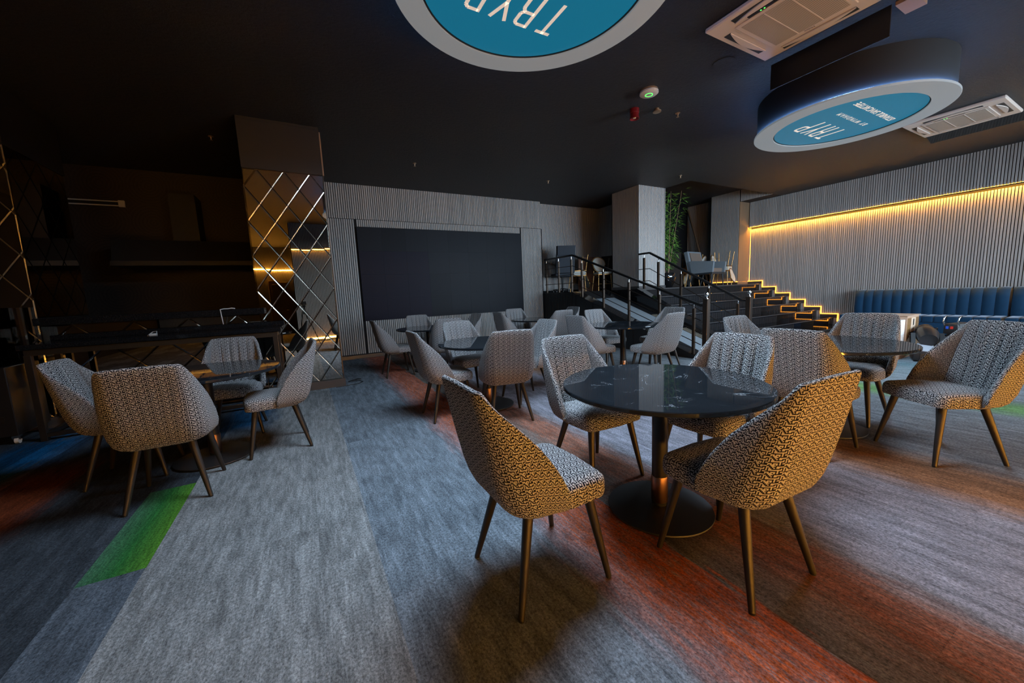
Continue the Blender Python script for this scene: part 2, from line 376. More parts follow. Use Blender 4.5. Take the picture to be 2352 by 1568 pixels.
    M['wall_dark'] = mat('black_wall_paint', (.010,.010,.011), .9, spec=.1)
    M['teal_dark'] = mat('dark_teal_panel', (.010,.018,.021), .9, spec=.1)
    M['white_cable'] = mat('white_cable', (.75,.75,.77), .5); M['cable'] = mat('black_cable', (.008,.008,.009), .5)
    def thin_glass(name, tint):
        m = bpy.data.materials.new(name); m.use_nodes = True; t = m.node_tree; t.nodes.clear()
        o = t.nodes.new('ShaderNodeOutputMaterial'); mx = t.nodes.new('ShaderNodeMixShader'); tr = t.nodes.new('ShaderNodeBsdfTransparent'); gl = t.nodes.new('ShaderNodeBsdfGlossy'); fr = t.nodes.new('ShaderNodeFresnel')
        tr.inputs[0].default_value = (*tint, 1); gl.inputs['Roughness'].default_value = .02; fr.inputs['IOR'].default_value = 1.45
        t.links.new(fr.outputs[0], mx.inputs[0]); t.links.new(tr.outputs[0], mx.inputs[1]); t.links.new(gl.outputs[0], mx.inputs[2]); t.links.new(mx.outputs[0], o.inputs[0]); return m
    M['glass'] = thin_glass('window_glass', (.93,.96,.97)); M['glass_smoke'] = thin_glass('smoked_glass', (.45,.48,.50))
    M['machine'] = mat('black_appliance', (.010,.010,.011), .3)
    M['switch_red'] = mat('red_switch', (.3,.01,.015), .3); M['switch_orange'] = mat('orange_switch', (.5,.10,.01), .3)
    M['frame_grey'] = mat('grey_window_frame', (.10,.10,.105), .5)
    M['door_gold'] = mat('ochre_door', (.35,.22,.06), .5)
    M['alu'] = mat('dark_aluminium', (.04,.042,.045), .4, .7)
make_materials()

H1, H2 = 3.70, 4.03          # main ceiling, raised ceiling over the stage
XR, YB, YR, XL = 12.30, 9.0, -1.45, -5.0
STZ = 1.245                  # stage level
PITCH, SW, SD = .0425, .030, .018

# ------------------------------------------------------------------ floor
def floor():
    f = MB().box((XL, -7.2, -.12), (XR+.3, 9.3, -.006)).build('floor', M['felt'], kind='structure')
    w, L = .255, 1.02
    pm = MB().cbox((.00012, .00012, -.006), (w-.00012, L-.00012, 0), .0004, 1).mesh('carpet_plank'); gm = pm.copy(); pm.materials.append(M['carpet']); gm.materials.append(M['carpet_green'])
    rest = MB()
    for k in range(-17, 52):
        x = -.82+.255*k
        off = (k*.37-math.floor(k*.37))*L
        for r in range(-6, 11):
            y = r*L-off
            if x > 12.25 or y > 9.0: continue
            d = x*math.sin(.501)+y*math.cos(.501)
            vis = -8 <= k <= 16 and y > -.6 and y < 8.8 and d > .2
            if vis: link('carpet_plank', gm if (k == -1 and r == 3) else pm, None, f, (x, y, 0))
            else: rest.box((x+.00012, y+.00012, -.006), (min(x+w, 12.29)-.00012, y+L-.00012, 0))
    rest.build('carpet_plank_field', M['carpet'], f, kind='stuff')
floor()

# ------------------------------------------------------------------ slatted walls
def slat_mesh(h, axis):
    mb = MB()
    if axis == 'x': mb.cbox((-SW/2, -SD, 0), (SW/2, 0, h), .0015, 1)
    else: mb.cbox((-SD, -SW/2, 0), (0, SW/2, h), .0015, 1)
    me = mb.mesh('slat'); me.materials.append(M['slat']); return me
def slats(parent, axis, fix, a0, a1, z0, z1, single=True, sign=-1, label=None):
    """vertical slats on a wall; axis x: wall runs along x at y=fix (faces sign*y); axis y likewise"""
    n = int((a1-a0)/PITCH); st = a0+((a1-a0)-n*PITCH)/2+PITCH/2
    if single:
        me = slat_mesh(z1-z0, axis)
        for i in range(n):
            a = st+i*PITCH
            link('slat', me, None, parent, (a, fix, z0) if axis == 'x' else (fix, a, z0))
    else:
        mb = MB()
        for i in range(n):
            a = st+i*PITCH
            if axis == 'x': mb.box((a-SW/2, min(fix, fix+sign*SD), z0), (a+SW/2, max(fix, fix+sign*SD), z1))
            else: mb.box((min(fix, fix+sign*SD), a-SW/2, z0), (max(fix, fix+sign*SD), a+SW/2, z1))
        mb.build('slat_field', M['slat'], parent, kind='stuff')
def wall(name, lo, hi, m=None):
    return MB().box(lo, hi).build(name, m or M['felt'], kind='structure')

# back wall with the video wall
WY = 8.79
wb = wall('wall_back', (.2, WY+.018, 0), (5.88, WY+.25, H1))
slats(wb, 'x', WY+.018, .46, 5.87, 2.995, H1)
slats(wb, 'x', WY+.018, .46, 1.13, .10, 2.985); slats(wb, 'x', WY+.018, 5.22, 5.87, .10, 2.985)
slats(wb, 'x', WY+.018, 1.14, 5.21, .10, .815); slats(wb, 'x', WY+.018, 1.14, 5.21, 2.84, 2.985, single=False)
MB().box((5.87, WY-.004, .1), (5.885, WY+.24, 2.985)).build('slat_edge', M['felt'], wb)
bb = MB().cbox((.44, WY-.02, 0), (5.90, WY+.018, .085), .004, 1).build('baseboard_back', M['skirting'], kind='structure')
def video_wall():
    t = thing('video_wall', 'large dark blank video wall set into the slatted back wall', 'screen', (3.175, WY, .82))
    MB().box((-2.03, -.012, .005), (2.03, .016, 2.005)).build('cabinet', M['black_metal'], t)
    pw, ph = 4.06/8, 2.01/4
    for i in range(8):
        for j in range(4):
            m = M['screen_violet'] if (i < 3 and j < 3) else M['screen']
            MB().box((-2.03+i*pw+.0006, -.03, j*ph+.0006), (-2.03+(i+1)*pw-.0006, -.012, (j+1)*ph-.0006)).build('panel', m, t)
video_wall()
# stage-side walls
ws = wall('wall_stage', (5.86, YB, 0), (XR+.3, YB+.2, H2), M['wall_dark']); slats(ws, 'x', YB, 5.90, 8.12, STZ+.06, H1, single=False)
MB().box((9.3, YB-.03, STZ), (11.2, YB, H2)).build('curtain_panel', M['teal_dark'], ws)
w8 = wall('wall_landing', (8.12, 7.53, STZ), (8.16, YB, H2)); slats(w8, 'y', 8.12, 7.55, YB, STZ+.06, H1, single=False)
# right wall
wr = wall('wall_right', (XR, YR, 0), (XR+.3, 9.2, H2+.1))
slats(wr, 'y', XR, 1.60, 6.83, .0, 2.90); slats(wr, 'y', XR-.075, 1.60, 6.815, 2.96, H1)
slats(wr, 'y', XR, YR, 1.60, 0, 2.90, single=False); slats(wr, 'y', XR-.075, YR, 1.60, 2.96, H1, single=False)
slats(wr, 'y', XR, 7.75, YB, STZ+.05, H2, single=False)
MB().box((XR-.075, YR, 2.955), (XR, 6.815, H1-.002)).build('upper_panel', M['felt'], wr)
# cove light; lip added to hide the strip, panel set forward to widen its glow
def cove():
    t = thing('cove_light', 'amber light strip glowing under the upper slats of the right wall', 'light strip', (XR-.075, 2.7, 2.94))
    MB().box((-.010, -4.1, .007), (.012, 4.10, .014)).build('strip', M['amber_cove'], t)
    MB().box((-.0185, -4.1, -.004), (-.0135, 4.10, .016)).build('lip', M['rail_dark'], t)
    MB().box((.058, 4.085, -1.60), (.070, 4.098, .0)).build('corner_strip', M['amber'], t)
cove()

# pilaster beside the stage with its fascia under the raised ceiling
def pilaster():
    t = thing('pilaster', 'slatted pilaster with a plain wooden side, right of the stacked banquet chairs', 'column', (12.0, 7.29, STZ))
    o = Vector((12.0, 7.29, STZ))
    def B(lo, hi): return MB().box([lo[i]-o[i] for i in range(3)], [hi[i]-o[i] for i in range(3)])
    B((11.738, 6.83, STZ), (XR-.002, 7.75, H2-.002)).build('core', M['felt'], t)
    B((11.725, 6.818, STZ), (XR-.002, 6.83, H1-.002)).build('side_panel', M['wood_side'], t)
    mb = MB(); n = int(.92/PITCH)
    for i in range(n): a = 6.84+i*PITCH; mb.box((11.72-o.x, a-o.y, 0), (11.738-o.x, a+SW-o.y, H2-STZ))
    mb.build('slat_field', M['slat'], t, kind='stuff')
    f = wall('trim_1', (11.738, 5.92, H1), (XR, 6.818, H2)); f.name = 'trim_1'
    mb = MB()
    for i in range(int(.90/PITCH)): a = 6.80-i*PITCH; mb.box((11.72, a-SW, H1), (11.738, a, H2))
    mb.build('slat_field', M['slat'], f, kind='stuff')
pilaster()
# rear wall, behind the viewer, with its window band, and the recess at its left
def rear():
    w = wall('wall_rear', (-.2, YR-.25, 0), (5.6, YR-.018, H1)); MB().box((11.4, YR-.25, 0), (XR, YR-.018, H1)).build('wall_pier', M['felt'], w)
    MB().box((5.6, YR-.25, 0), (11.4, YR-.018, .62)).build('wall_pier', M['felt'], w); MB().box((5.6, YR-.25, 3.15), (11.4, YR-.018, H1)).build('wall_pier', M['felt'], w)
    mb = MB()
    for i in range(int(5.8/PITCH)): a = -.18+i*PITCH; mb.box((a, YR-.018, .12), (a+SW, YR, 2.90)); mb.box((a, YR-.018, 2.96), (a+SW, YR+.03, H1))
    mb.build('slat_field', M['slat'], w, kind='stuff')
    wd = MB()
    for i in range(5): x = 5.6+i*1.45; wd.box((x-.03, YR-.2, .62), (x+.03, YR-.12, 3.15))
    for z in (.62, 2.45, 3.12): wd.box((5.6, YR-.2, z), (11.4, YR-.12, z+.05))
    win = wd.build('window_1', M['alu'], kind='structure')
    for i in range(4):
        x = 5.63+i*1.45
        MB().box((x, YR-.165, .67), (x+1.39, YR-.16, 2.45)).build('pane', M['glass'], win); MB().box((x, YR-.165, 2.5), (x+1.39, YR-.16, 3.12)).build('pane', M['glass'], win)
    t = thing('floor_light', 'amber light strip along the foot of the slatted wall behind the viewer', 'light strip', (2.7, YR, .10))
    MB().box((-2.88, .0, -.02), (2.88, .02, .02)).build('strip', M['amber_floor'], t); MB().box((-2.88, -.018, -.10), (2.88, .012, -.022)).build('skirting', M['skirting'], t)
    t = thing('cove_light', 'amber light strip under the upper slats of the wall behind the viewer', 'light strip', (2.7, YR+.015, 2.94))
    MB().box((-2.88, -.014, -.004), (2.88, .012, .010)).build('strip', M['amber_hot'], t)
    wall('wall_recess_side', (-.2, -7.2, 0), (-.1, YR-.25, H1)); r = wall('wall_recess', (XL, -7.3, 0), (-.1, -7.0, H1))
    slats(r, 'x', -7.0, XL+.05, -.25, 0, H1, single=False, sign=1)
    d = MB().cbox((-1.25, -6.98, 0), (-.52, -6.94, 2.25), .004, 1).build('door_1', M['door_gold'], kind='structure')
    for z0, z1 in ((.15, 1.0), (1.12, 2.1)): MB().cbox((-1.15, -6.935, z0), (-.62, -6.925, z1), .004, 1).build('door_panel', M['door_gold'], d)
    MB().tube([(-.60, -6.92, 1.02), (-.60, -6.88, 1.02), (-.70, -6.88, 1.02)], .010).build('door_handle', M['chrome'], d)
    t = thing('cove_light', 'amber light strip high on the recess wall beyond the ochre door', 'light strip', (-2.4, -6.96, 2.75))
    MB().box((-2.2, -.01, -.01), (2.2, .02, .02)).build('strip', M['amber_floor'], t)
    wall('wall_left', (XL-.2, -7.3, 0), (XL, 9.4, H1), M['wall_dark'])
rear()

# ------------------------------------------------------------------ ceiling
def ceiling():
    c = MB().box((XL-.2, -7.3, H1), (XR+.3, 5.92, H1+.5)).build('ceiling', M['ceiling'], kind='structure')
    MB().box((XL-.2, 5.92, H1), (8.16, 9.4, H1+.5)).build('ceiling_field', M['ceiling'], c)
    MB().box((8.16, 5.92, H2), (XR+.3, 9.4, H1+.5)).build('ceiling_raised', M['ceiling'], c)
ceiling()

def drum(name, cx, cy, R, Ri, label, full):
    zb = 3.27
    t = thing(name, label, 'ceiling light', (cx, cy, zb))
    MB().lathe([(R-.035, .03), (R-.035, H1-zb)], 96, caps=False).build('drum', M['drum_side'], t, smooth=30)
    MB().lathe([(Ri, .035), (Ri, 0), (R-.004, 0), (R, .004), (R, .022), (R-.05, .022)], 96, caps=False).build('ring', M['ring'], t, smooth=30)
    MB().lathe([(R-.032, .023), (R-.014, .023), (R-.014, .027), (R-.032, .027)], 96, caps=False).build('halo_strip', M['halo'], t, smooth=30)
    MB().lathe([(Ri+.002, .034), (Ri+.002, .012), (Ri-.012, .012), (Ri-.012, .034)], 96, caps=False).build('inner_rim', M['black_metal'], t, smooth=30)
    MB().lathe([(Ri-.005, .018), (Ri-.005, .030)], 96).build('sign_disc', M['teal'], t, smooth=30)
    # lettering, read from below: text right = -x, text up = +y
    def flip(o, x, y): o.rotation_euler = (0, PI, 0); o.location = (-x, y, .0165)
    s = .027
    def strokes(segs, x, y):
        mb = MB()
        for (a, b) in segs: mb.bar((a[0], a[1], 0), (b[0], b[1], 0), s, .002)
        o = mb.build('letter', M['letter'], t); flip(o, x, y)
    h = .16; w = .05; y0 = .215 if not full else .265
    strokes([((0,-h),(0,h-.0)), ((-.062,h-s/2),(.062,h-s/2))], -.295, y0)
    bowl = [((-w,h-s/2),(w-.02,h-s/2)), ((w-.02,h-s/2),(w,h-.035)), ((w,h-.035),(w,.035)), ((w,.035),(w-.02,s/2)), ((w-.02,s/2),(-w,s/2))]
    strokes([((-w,-h),(-w,h))]+bowl+[((w-.02,s/2),(w,-.02)), ((w,-.02),(w,-h))], -.09, y0)
    strokes([((-.06,h),(0,-.01)), ((.06,h),(0,-.01)), ((0,.0),(0,-h))], .095, y0)
    strokes([((-w,-h),(-w,h))]+bowl, .30, y0)
    for body, size, yy, sp in (('BY WYNDHAM', .085, -.09, 1.55), ('ISTANBUL SANCAKTEPE', .105, -.31, .93)):
        me = text_mesh(body, size, .001, sp); xs = [v.co.x for v in me.vertices]; want = .76 if 'BY' in body else 1.05
        k = want/(max(xs)-min(xs))
        for v in me.vertices: v.co.x *= k
        for part in islands(me): o = link('letter', part, M['letter'], t); flip(o, .0, yy)
    L = area_light('drum_lamp', (0, 0, -.012), (0, 0, 0), 2*Ri, 2*Ri, DRUM_POWER, DRUM_COLOR, 'DISK'); L.parent = t
drum('drum_light', 1.545, 2.29, .942, .760, 'large round drum light with teal TRYP sign, nearest and cut by the frame', False)
drum('drum_light', 6.365, 2.395, .985, .757, 'round drum light with complete teal TRYP BY WYNDHAM sign, farther away', True)

def air_conditioner(cx, cy, label, near):
    t = thing('ceiling_cassette', label, 'air conditioner', (cx, cy, H1), group='ceiling cassette air conditioners'); s = .52
    def Q(lo, hi, b=.004): return MB().cbox(lo, hi, b, 1)
    Q((-s, -s, -.045), (s, s, 0), .012).build('panel', M['ac'], t)
    Q((-.34, -.34, -.056), (.34, .34, -.045), .006).build('grille_frame', M['ac'], t)
    Q((-.30, -.30, -.060), (.30, .30, -.054), .002).build('grille', M['ac_grille'], t)
    for v in (-.10, .10): MB().box((-.30, v-.004, -.063), (.30, v+.004, -.059)).build('grille_rib', M['ac'], t)
    for k in range(4):
        sl = Q((-.30, .395, -.048), (.30, .465, -.044), .001).build('slot', M['ac_dark'], t); sl.rotation_euler = (0, 0, k*PI/2)
        pts = [(-.30+i*.05, .40+.055*math.sin(PI*i/12)) for i in range(13)]
        vn = MB().prism(pts+[(.30, .395), (-.30, .395)], -.058, -.047).build('vane', M['ac'], t); vn.rotation_euler = (0, 0, k*PI/2)
    Q((-.385, -.12, -.058), (-.355, .20, -.046), .003).build('display_strip', M['machine'], t)
    for y in (.06, .09): MB().lathe([(.006, -.060), (.006, -.057)], 10, (-.37, y, 0)).build('indicator', M['green_led'], t)
    me = text_mesh('Midea', .035, .00012); o = link('logo', me, M['ac_dark'], t); o.rotation_euler = (0, PI, -PI/2); o.location = (.325, .02, -.0575)
air_conditioner(4.13, 1.97, 'white ceiling cassette air conditioner above a vertical black deflector board, cut by the frame', True)
air_conditioner(9.27, 2.01, 'white ceiling cassette air conditioner near the right wall beyond the round sign', False)
tag(MB().cbox((4.80, 1.52, 3.40), (4.815, 2.50, 3.66), .002, 1).build('deflector_board', M['black_metal']), 'black board hanging upright beside the nearer ceiling air conditioner', 'board')
b2 = MB().bar((9.82, 2.0, 3.695), (10.12, 2.0, 3.61), 1.04, .008, up=(0, 0, 1)).build('deflector_board', M['acrylic']); tag(b2, 'narrow glossy slanted board along the farther ceiling air conditioner', 'board')
tag(MB().box((4.88, 1.38, 3.67), (5.12, 1.52, 3.70)).build('ceiling_hatch', M['edge_board']), 'small open hatch frame in the ceiling behind the black board', 'hatch')

def ceiling_bits():
    t = thing('access_point', 'white round ceiling device with a glowing green ring', 'access point', (4.01, 3.50, H1))
    MB().lathe([(.03, -.055), (.095, -.053), (.112, -.040), (.112, -.022), (.09, -.018)], 40).build('cover', M['white_plastic'], t, smooth=40)
    MB().lathe([(.09, -.02), (.105, -.012), (.105, 0)], 40).build('mount', M['brass'], t, smooth=40)
    MB().lathe([(.038, -.0562), (.046, -.0555), (.046, -.054), (.038, -.054)], 32, caps=False).build('light_ring', M['green_led'], t)
    t = thing('alarm_siren', 'small red fire alarm siren on the black ceiling', 'siren', (4.22, 3.93, H1))
    MB().lathe([(.062, 0), (.062, -.05), (.056, -.055), (.056, -.095), (.066, -.125), (.060, -.128), (.03, -.10)], 32).build('horn', M['red_plastic'], t, smooth=40)
    MB().lathe([(.020, -.118), (.024, -.10)], 20).build('sounder', M['white_plastic'], t)
    t = thing('smoke_detector', 'small brownish smoke detector between the red siren and a sprinkler', 'detector', (4.50, 3.79, H1))
    MB().lathe([(.03, -.05), (.055, -.045), (.055, -.03), (.03, -.02), (.03, 0)], 28).build('head', M['brass'], t, smooth=40); MB().box((-.02, -.02, -.02), (.02, .02, 0)).build('base', M['brass'], t)
    for k, (x, y, lab) in enumerate(((4.89, 3.76, 'sprinkler head nearest the smoke detector on the black ceiling'), (2.02, 7.07, 'sprinkler head above the left part of the video wall'), (-.92, 7.03, 'sprinkler head left of the mirror column'),
                                     (4.98, 7.11, 'sprinkler head above the right end of the video wall'), (7.58, 5.74, 'sprinkler head in front of the slatted stage column'))):
        t = thing('sprinkler_head', lab, 'sprinkler', (x, y, H1), group='ceiling sprinkler heads')
        MB().lathe([(.032, 0), (.032, -.006), (.012, -.010), (.010, -.03), (.006, -.05)], 16).build('body', M['brass'], t, smooth=40)
        MB().lathe([(.020, -.055), (.020, -.051)], 12).build('deflector', M['brass'], t)
    tag(MB().lathe([(.11, 0), (.11, -.008), (.09, -.010)], 36, (4.32, 2.74, H1)).build('cover_plate', M['ceiling'], smooth=40), 'flat black round cover plate beside the nearer air conditioner', 'plate')
ceiling_bits()

# ------------------------------------------------------------------ mirror columns and bar
def clip(poly, x0, z0, x1, z1):
    def cut(P, f, mk):
        out = []
        for i in range(len(P)):
            a, b = P[i], P[(i+1)%len(P)]; fa, fb = f(a), f(b)
            if fa >= 0: out.append(a)
            if (fa >= 0) != (fb >= 0):
                t = fa/(fa-fb); out.append((a[0]+(b[0]-a[0])*t, a[1]+(b[1]-a[1])*t))
        return out
    for f in (lambda p: p[0]-x0, lambda p: x1-p[0], lambda p: p[1]-z0, lambda p: z1-p[1]):
        poly = cut(poly, f, None)
        if len(poly) < 3: return []
    return poly
def mirror_tiles(parent, x0, z0, x1, z1, dw, dh, place, bev=.0105, tilt=.0022):
    """diamond tiles clipped to a rectangle; place(u, z, depth) -> local point"""
    nu = int((x1-x0)/dw)+2; nz = int((z1-z0)/dh)+2
    for s in (0, .5):
        for i in range(-1, nu):
            for j in range(-1, nz):
                cx = x0+(i+s)*dw; cz = z1-(j+s)*dh
                P = clip([(cx-dw/2, cz), (cx, cz-dh/2), (cx+dw/2, cz), (cx, cz+dh/2)], x0, z0, x1, z1)
                if len(P) < 3: continue
                mx = sum(p[0] for p in P)/len(P); mz = sum(p[1] for p in P)/len(P)
                ar = abs(sum(P[k][0]*P[(k+1)%len(P)][1]-P[(k+1)%len(P)][0]*P[k][1] for k in range(len(P))))/2
                if ar < 2e-3: continue
                ta, tb = random.uniform(-tilt, tilt), random.uniform(-tilt, tilt)
                n = len(P)
                # inset by moving edges inwards
                I = []
                sgn = 1 if sum(P[k][0]*P[(k+1)%n][1]-P[(k+1)%n][0]*P[k][1] for k in range(n)) > 0 else -1
                for k in range(n):
                    a, b, c = P[k-1], P[k], P[(k+1)%n]
                    def nrm(p, q): d = math.hypot(q[0]-p[0], q[1]-p[1]) or 1e-9; return (-(q[1]-p[1])/d*sgn, (q[0]-p[0])/d*sgn)
                    n1, n2 = nrm(a, b), nrm(b, c); den = 1+n1[0]*n2[0]+n1[1]*n2[1]
                    den = max(den, .25); I.append((b[0]+bev*(n1[0]+n2[0])/den, b[1]+bev*(n1[1]+n2[1])/den))
                dep = lambda p, d: place(p[0], p[1], d+ta*(p[0]-mx)+tb*(p[1]-mz))
                ctr = place(mx, mz, 0)
                sub = lambda q: tuple(q[k]-ctr[k] for k in range(3))
                V = [sub(dep(p, .0)) for p in P]+[sub(dep(p, .001)) for p in P]+[sub(dep(p, .005)) for p in I]
                F = [tuple(range(n))]+[(k, (k+1)%n, n+(k+1)%n, n+k) for k in range(n)]+[(n+k, n+(k+1)%n, 2*n+(k+1)%n, 2*n+k) for k in range(n)]+[tuple(range(2*n, 3*n))]
                me = bpy.data.meshes.new('mirror_tile'); me.from_pydata(V, [], F); fixn(me)
                me.materials.append(M['mirror']); me.materials.append(M['bevel'])
                for q in range(n+1, 2*n+1): me.polygons[q].material_index = 1
                link('mirror_tile', me, None, parent, ctr)
def mirror_column():
    Yc = 6.14
    t = thing('mirror_column', 'square column faced with bronze diamond mirror tiles under a black band', 'column', (-.045, Yc, 0))
    MB().box((-.485, .012, 0), (.465, 1.15, H1)).build('core', M['black_panel'], t)
    MB().cbox((-.495, -.022, 0), (.49, .03, .115), .002, 1).build('plinth', M['plinth'], t)
    MB().cbox((-.485, -.012, 3.055), (.468, .012, 3.655), .002, 1).build('top_band', M['black_panel'], t)
    MB().box((.468, -.010, 3.05), (.485, .20, 3.63)).build('band_edge', M['edge_board'], t)
    MB().box((.465, .0, .1), (.475, 1.1, 3.05)).build('side_edge', M['rail'], t)
    mirror_tiles(t, -.485, .117, .465, 3.052, .3167, .452, lambda u, z, d: (u, .008-d, z))
    t = thing('mirror_column', 'mirror tiled column at the left edge above the black cabinet', 'column', (-3.3, Yc, 0))
    MB().box((-1.2, .012, 0), (.72, 1.16, H1)).build('core', M['black_panel'], t)
    MB().box((-1.2, -.012, 3.055), (.735, 1.165, 3.655)).build('top_band', M['black_panel'], t)
    MB().cbox((-1.2, -.02, 0), (.735, .03, .115), .002, 1).build('plinth', M['plinth'], t)
    mirror_tiles(t, -1.2, .117, .725, 3.052, .3167, .452, lambda u, z, d: (u, .008-d, z))
    mirror_tiles(t, .01, 1.24, 1.15, 3.052, .38, .452, lambda u, z, d: (.722+d, u, z))
mirror_column()
def bar():
    t = thing('bar_front', 'low bar wall clad in diamond mirror tiles with thick granite top', 'bar', (-1.55, 6.14, 0))
    MB().box((-1.02, .02, 0), (1.02, .34, 1.15)).build('core', M['black_panel'], t)
    MB().cbox((-1.02, -.02, 0), (1.02, .02, .10), .002, 1).build('plinth', M['plinth'], t)
    mirror_tiles(t, -1.02, .10, 1.02, 1.15, .51, .50, lambda u, z, d: (u, .014-d, z))
    MB().cbox((-1.00, -.16, 1.155), (1.085, .36, 1.235), .004, 1).build('bar_top', M['granite'], t)
    t = thing('counter_table', 'long black granite counter on a square steel frame before the mirrored bar', 'counter', (-1.37, 5.80, 0))
    MB().cbox((-1.12, -.31, .935), (1.09, .30, .985), .006, 1).build('top', M['granite'], t)
    MB().cbox((-1.10, .24, .985), (1.11, .30, 1.045), .004, 1).build('upstand', M['granite'], t)
    MB().box((-1.08, -.29, .875), (1.05, -.25, .935)).build('apron', M['black_metal'], t); MB().box((-1.08, .22, .875), (1.05, .26, .935)).build('apron', M['black_metal'], t)
    for x in (-1.06, 1.02):
        for y in (-.27, .24): MB().cbox((x-.025, y-.025, 0), (x+.025, y+.025, .88), .002, 1).build('leg', M['black_metal'], t)
        MB().box((x-.02, -.25, .875), (x+.02, .22, .915)).build('end_rail', M['black_metal'], t)
        MB().box((x-.02, -.25, .04), (x+.02, .22, .08)).build('end_rail', M['black_metal'], t)
    MB().box((-1.04, -.29, .04), (1.0, -.25, .08)).build('foot_rail', M['black_metal'], t); MB().box((-1.04, .22, .04), (1.0, .26, .08)).build('foot_rail', M['black_metal'], t)
    tag(MB().cbox((-1.05, 5.93, .085), (-.50, 6.09, .12), .003, 1).build('wooden_board', M['brown_top']), 'brown board resting on the foot rails under the granite counter', 'board')
    c = MB().cbox((-1.54, 5.60, .986), (-1.48, 5.66, 1.011), .004, 1).build('power_adapter', M['white_plastic']); tag(c, 'small white power adapter lying on the granite counter', 'adapter')
    MB().tube([(-1.48, 5.63, 1.0), (-1.49, 5.68, 1.03), (-1.53, 5.71, 1.025), (-1.56, 5.69, 1.0), (-1.56, 5.64, .99)], .004, 6).build('cable', M['white_cable'], c, smooth=60)
    tag(MB().tube([(-.93, 6.04, 1.05), (-.925, 5.975, 1.12), (-.93, 5.965, 1.238), (-.90, 6.02, 1.245), (-.86, 6.05, 1.244), (-.82, 6.02, 1.25), (-.79, 6.06, 1.243)], .006, 6).build('charging_cable', M['white_cable'], smooth=60), 'white cable hanging over the edge of the bar top', 'cable')
bar()
def kitchen():
    k = wall('wall_kitchen', (-5.0, 9.12, 0), (.2, 9.3, H1), M['wallpaper'])
    wall('wall_kitchen_side', (.2, 7.29, 0), (.3, 9.3, H1), M['wall_dark'])
    t = thing('range_hood', 'wide dark extractor hood with a square duct in the dark kitchen', 'hood', (-1.5, 8.3, 1.98))
    MB().prism([(-.10, 0), (.82, 0), (.82, .42), (.04, .42), (-.08, .07), (-.10, .07)], -1.05, 1.25, 'x').build('canopy', M['steel'], t)
    MB().box((-1.06, -.12, 0), (1.26, -.09, .075)).build('lip', M['steel'], t)
    MB().box((-.34, .30, .42), (.02, .80, 1.25)).build('duct', M['steel'], t)
    t = thing('tube_lamp', 'pale double tube fixture on the dark kitchen wall', 'lamp', (-2.78, 9.08, 3.10))
    for z in (-.035, .035): MB().tube([(-.42, 0, z), (.22, 0, z)], .011, 10).build('tube', M['white_plastic'], t, smooth=50)
    MB().box((-.42, .0, -.05), (.24, .04, .05)).build('holder', M['steel'], t); MB().cbox((.18, -.02, -.055), (.26, .02, .055), .004, 1).build('end_cap', M['white_plastic'], t)
kitchen()
def machine():
    t = thing('black_appliance', 'tall black appliance on casters at the left edge of the photo', 'appliance', (-3.05, 5.85, 0))
    MB().cbox((-.45, -.30, .09), (.44, .25, .78), .006, 1).build('body', M['machine'], t)
    MB().cbox((-.45, -.30, .78), (.36, .25, 1.36), .006, 1).build('upper_body', M['machine'], t)
    MB().box((.37, -.29, .785), (.376, .25, 1.36)).build('glass_side', M['glass_smoke'], t); MB().box((.36, .20, .78), (.40, .24, 1.36)).build('glass_post', M['rail'], t)
    fr = MB(); fr.box((-.40, -.315, .55), (.28, -.30, .59)); fr.box((-.40, -.315, .86), (.28, -.30, .90)); fr.box((.24, -.315, .55), (.28, -.30, .90)); fr.box((-.40, -.315, .55), (-.36, -.30, .90))
    fr.build('door_frame', M['frame_grey'], t)
    pn = MB().box((.12, -.308, .235), (.37, -.30, .295)).build('switch_panel', M['black_metal'], t)
    MB().cbox((.24, -.316, .25), (.285, -.306, .28), .003, 1).build('switch', M['switch_orange'], pn); MB().cbox((.17, -.316, .25), (.215, -.306, .28), .003, 1).build('switch', M['switch_red'], pn)
    for x in (-.38, .40):
        for y in (-.24, .18):
            c = MB().box((x-.03, y-.02, .05), (x+.03, y+.02, .09)).build('caster', M['chrome'], t)
            w = MB().lathe([(.032, -.014), (.032, .014)], 18).build('wheel', M['white_plastic'], c); w.rotation_euler = (PI/2, 0, PI/2); w.location = (x, y, .034)
machine()
tag(MB().tube([(.30, 6.06, .006), (.46, 6.10, .006), (.62, 6.12, .006), (.70, 6.22, .006), (.66, 6.36, .006), (.54, 6.38, .006), (.50, 6.34, .008), (.60, 6.45, .007), (.70, 6.46, .007), (.66, 6.52, .007), (.50, 6.36, .012)], .005, 6).build('floor_cable', M['cable'], smooth=60), 'thin black cable looped on the carpet beside the mirror column', 'cable')

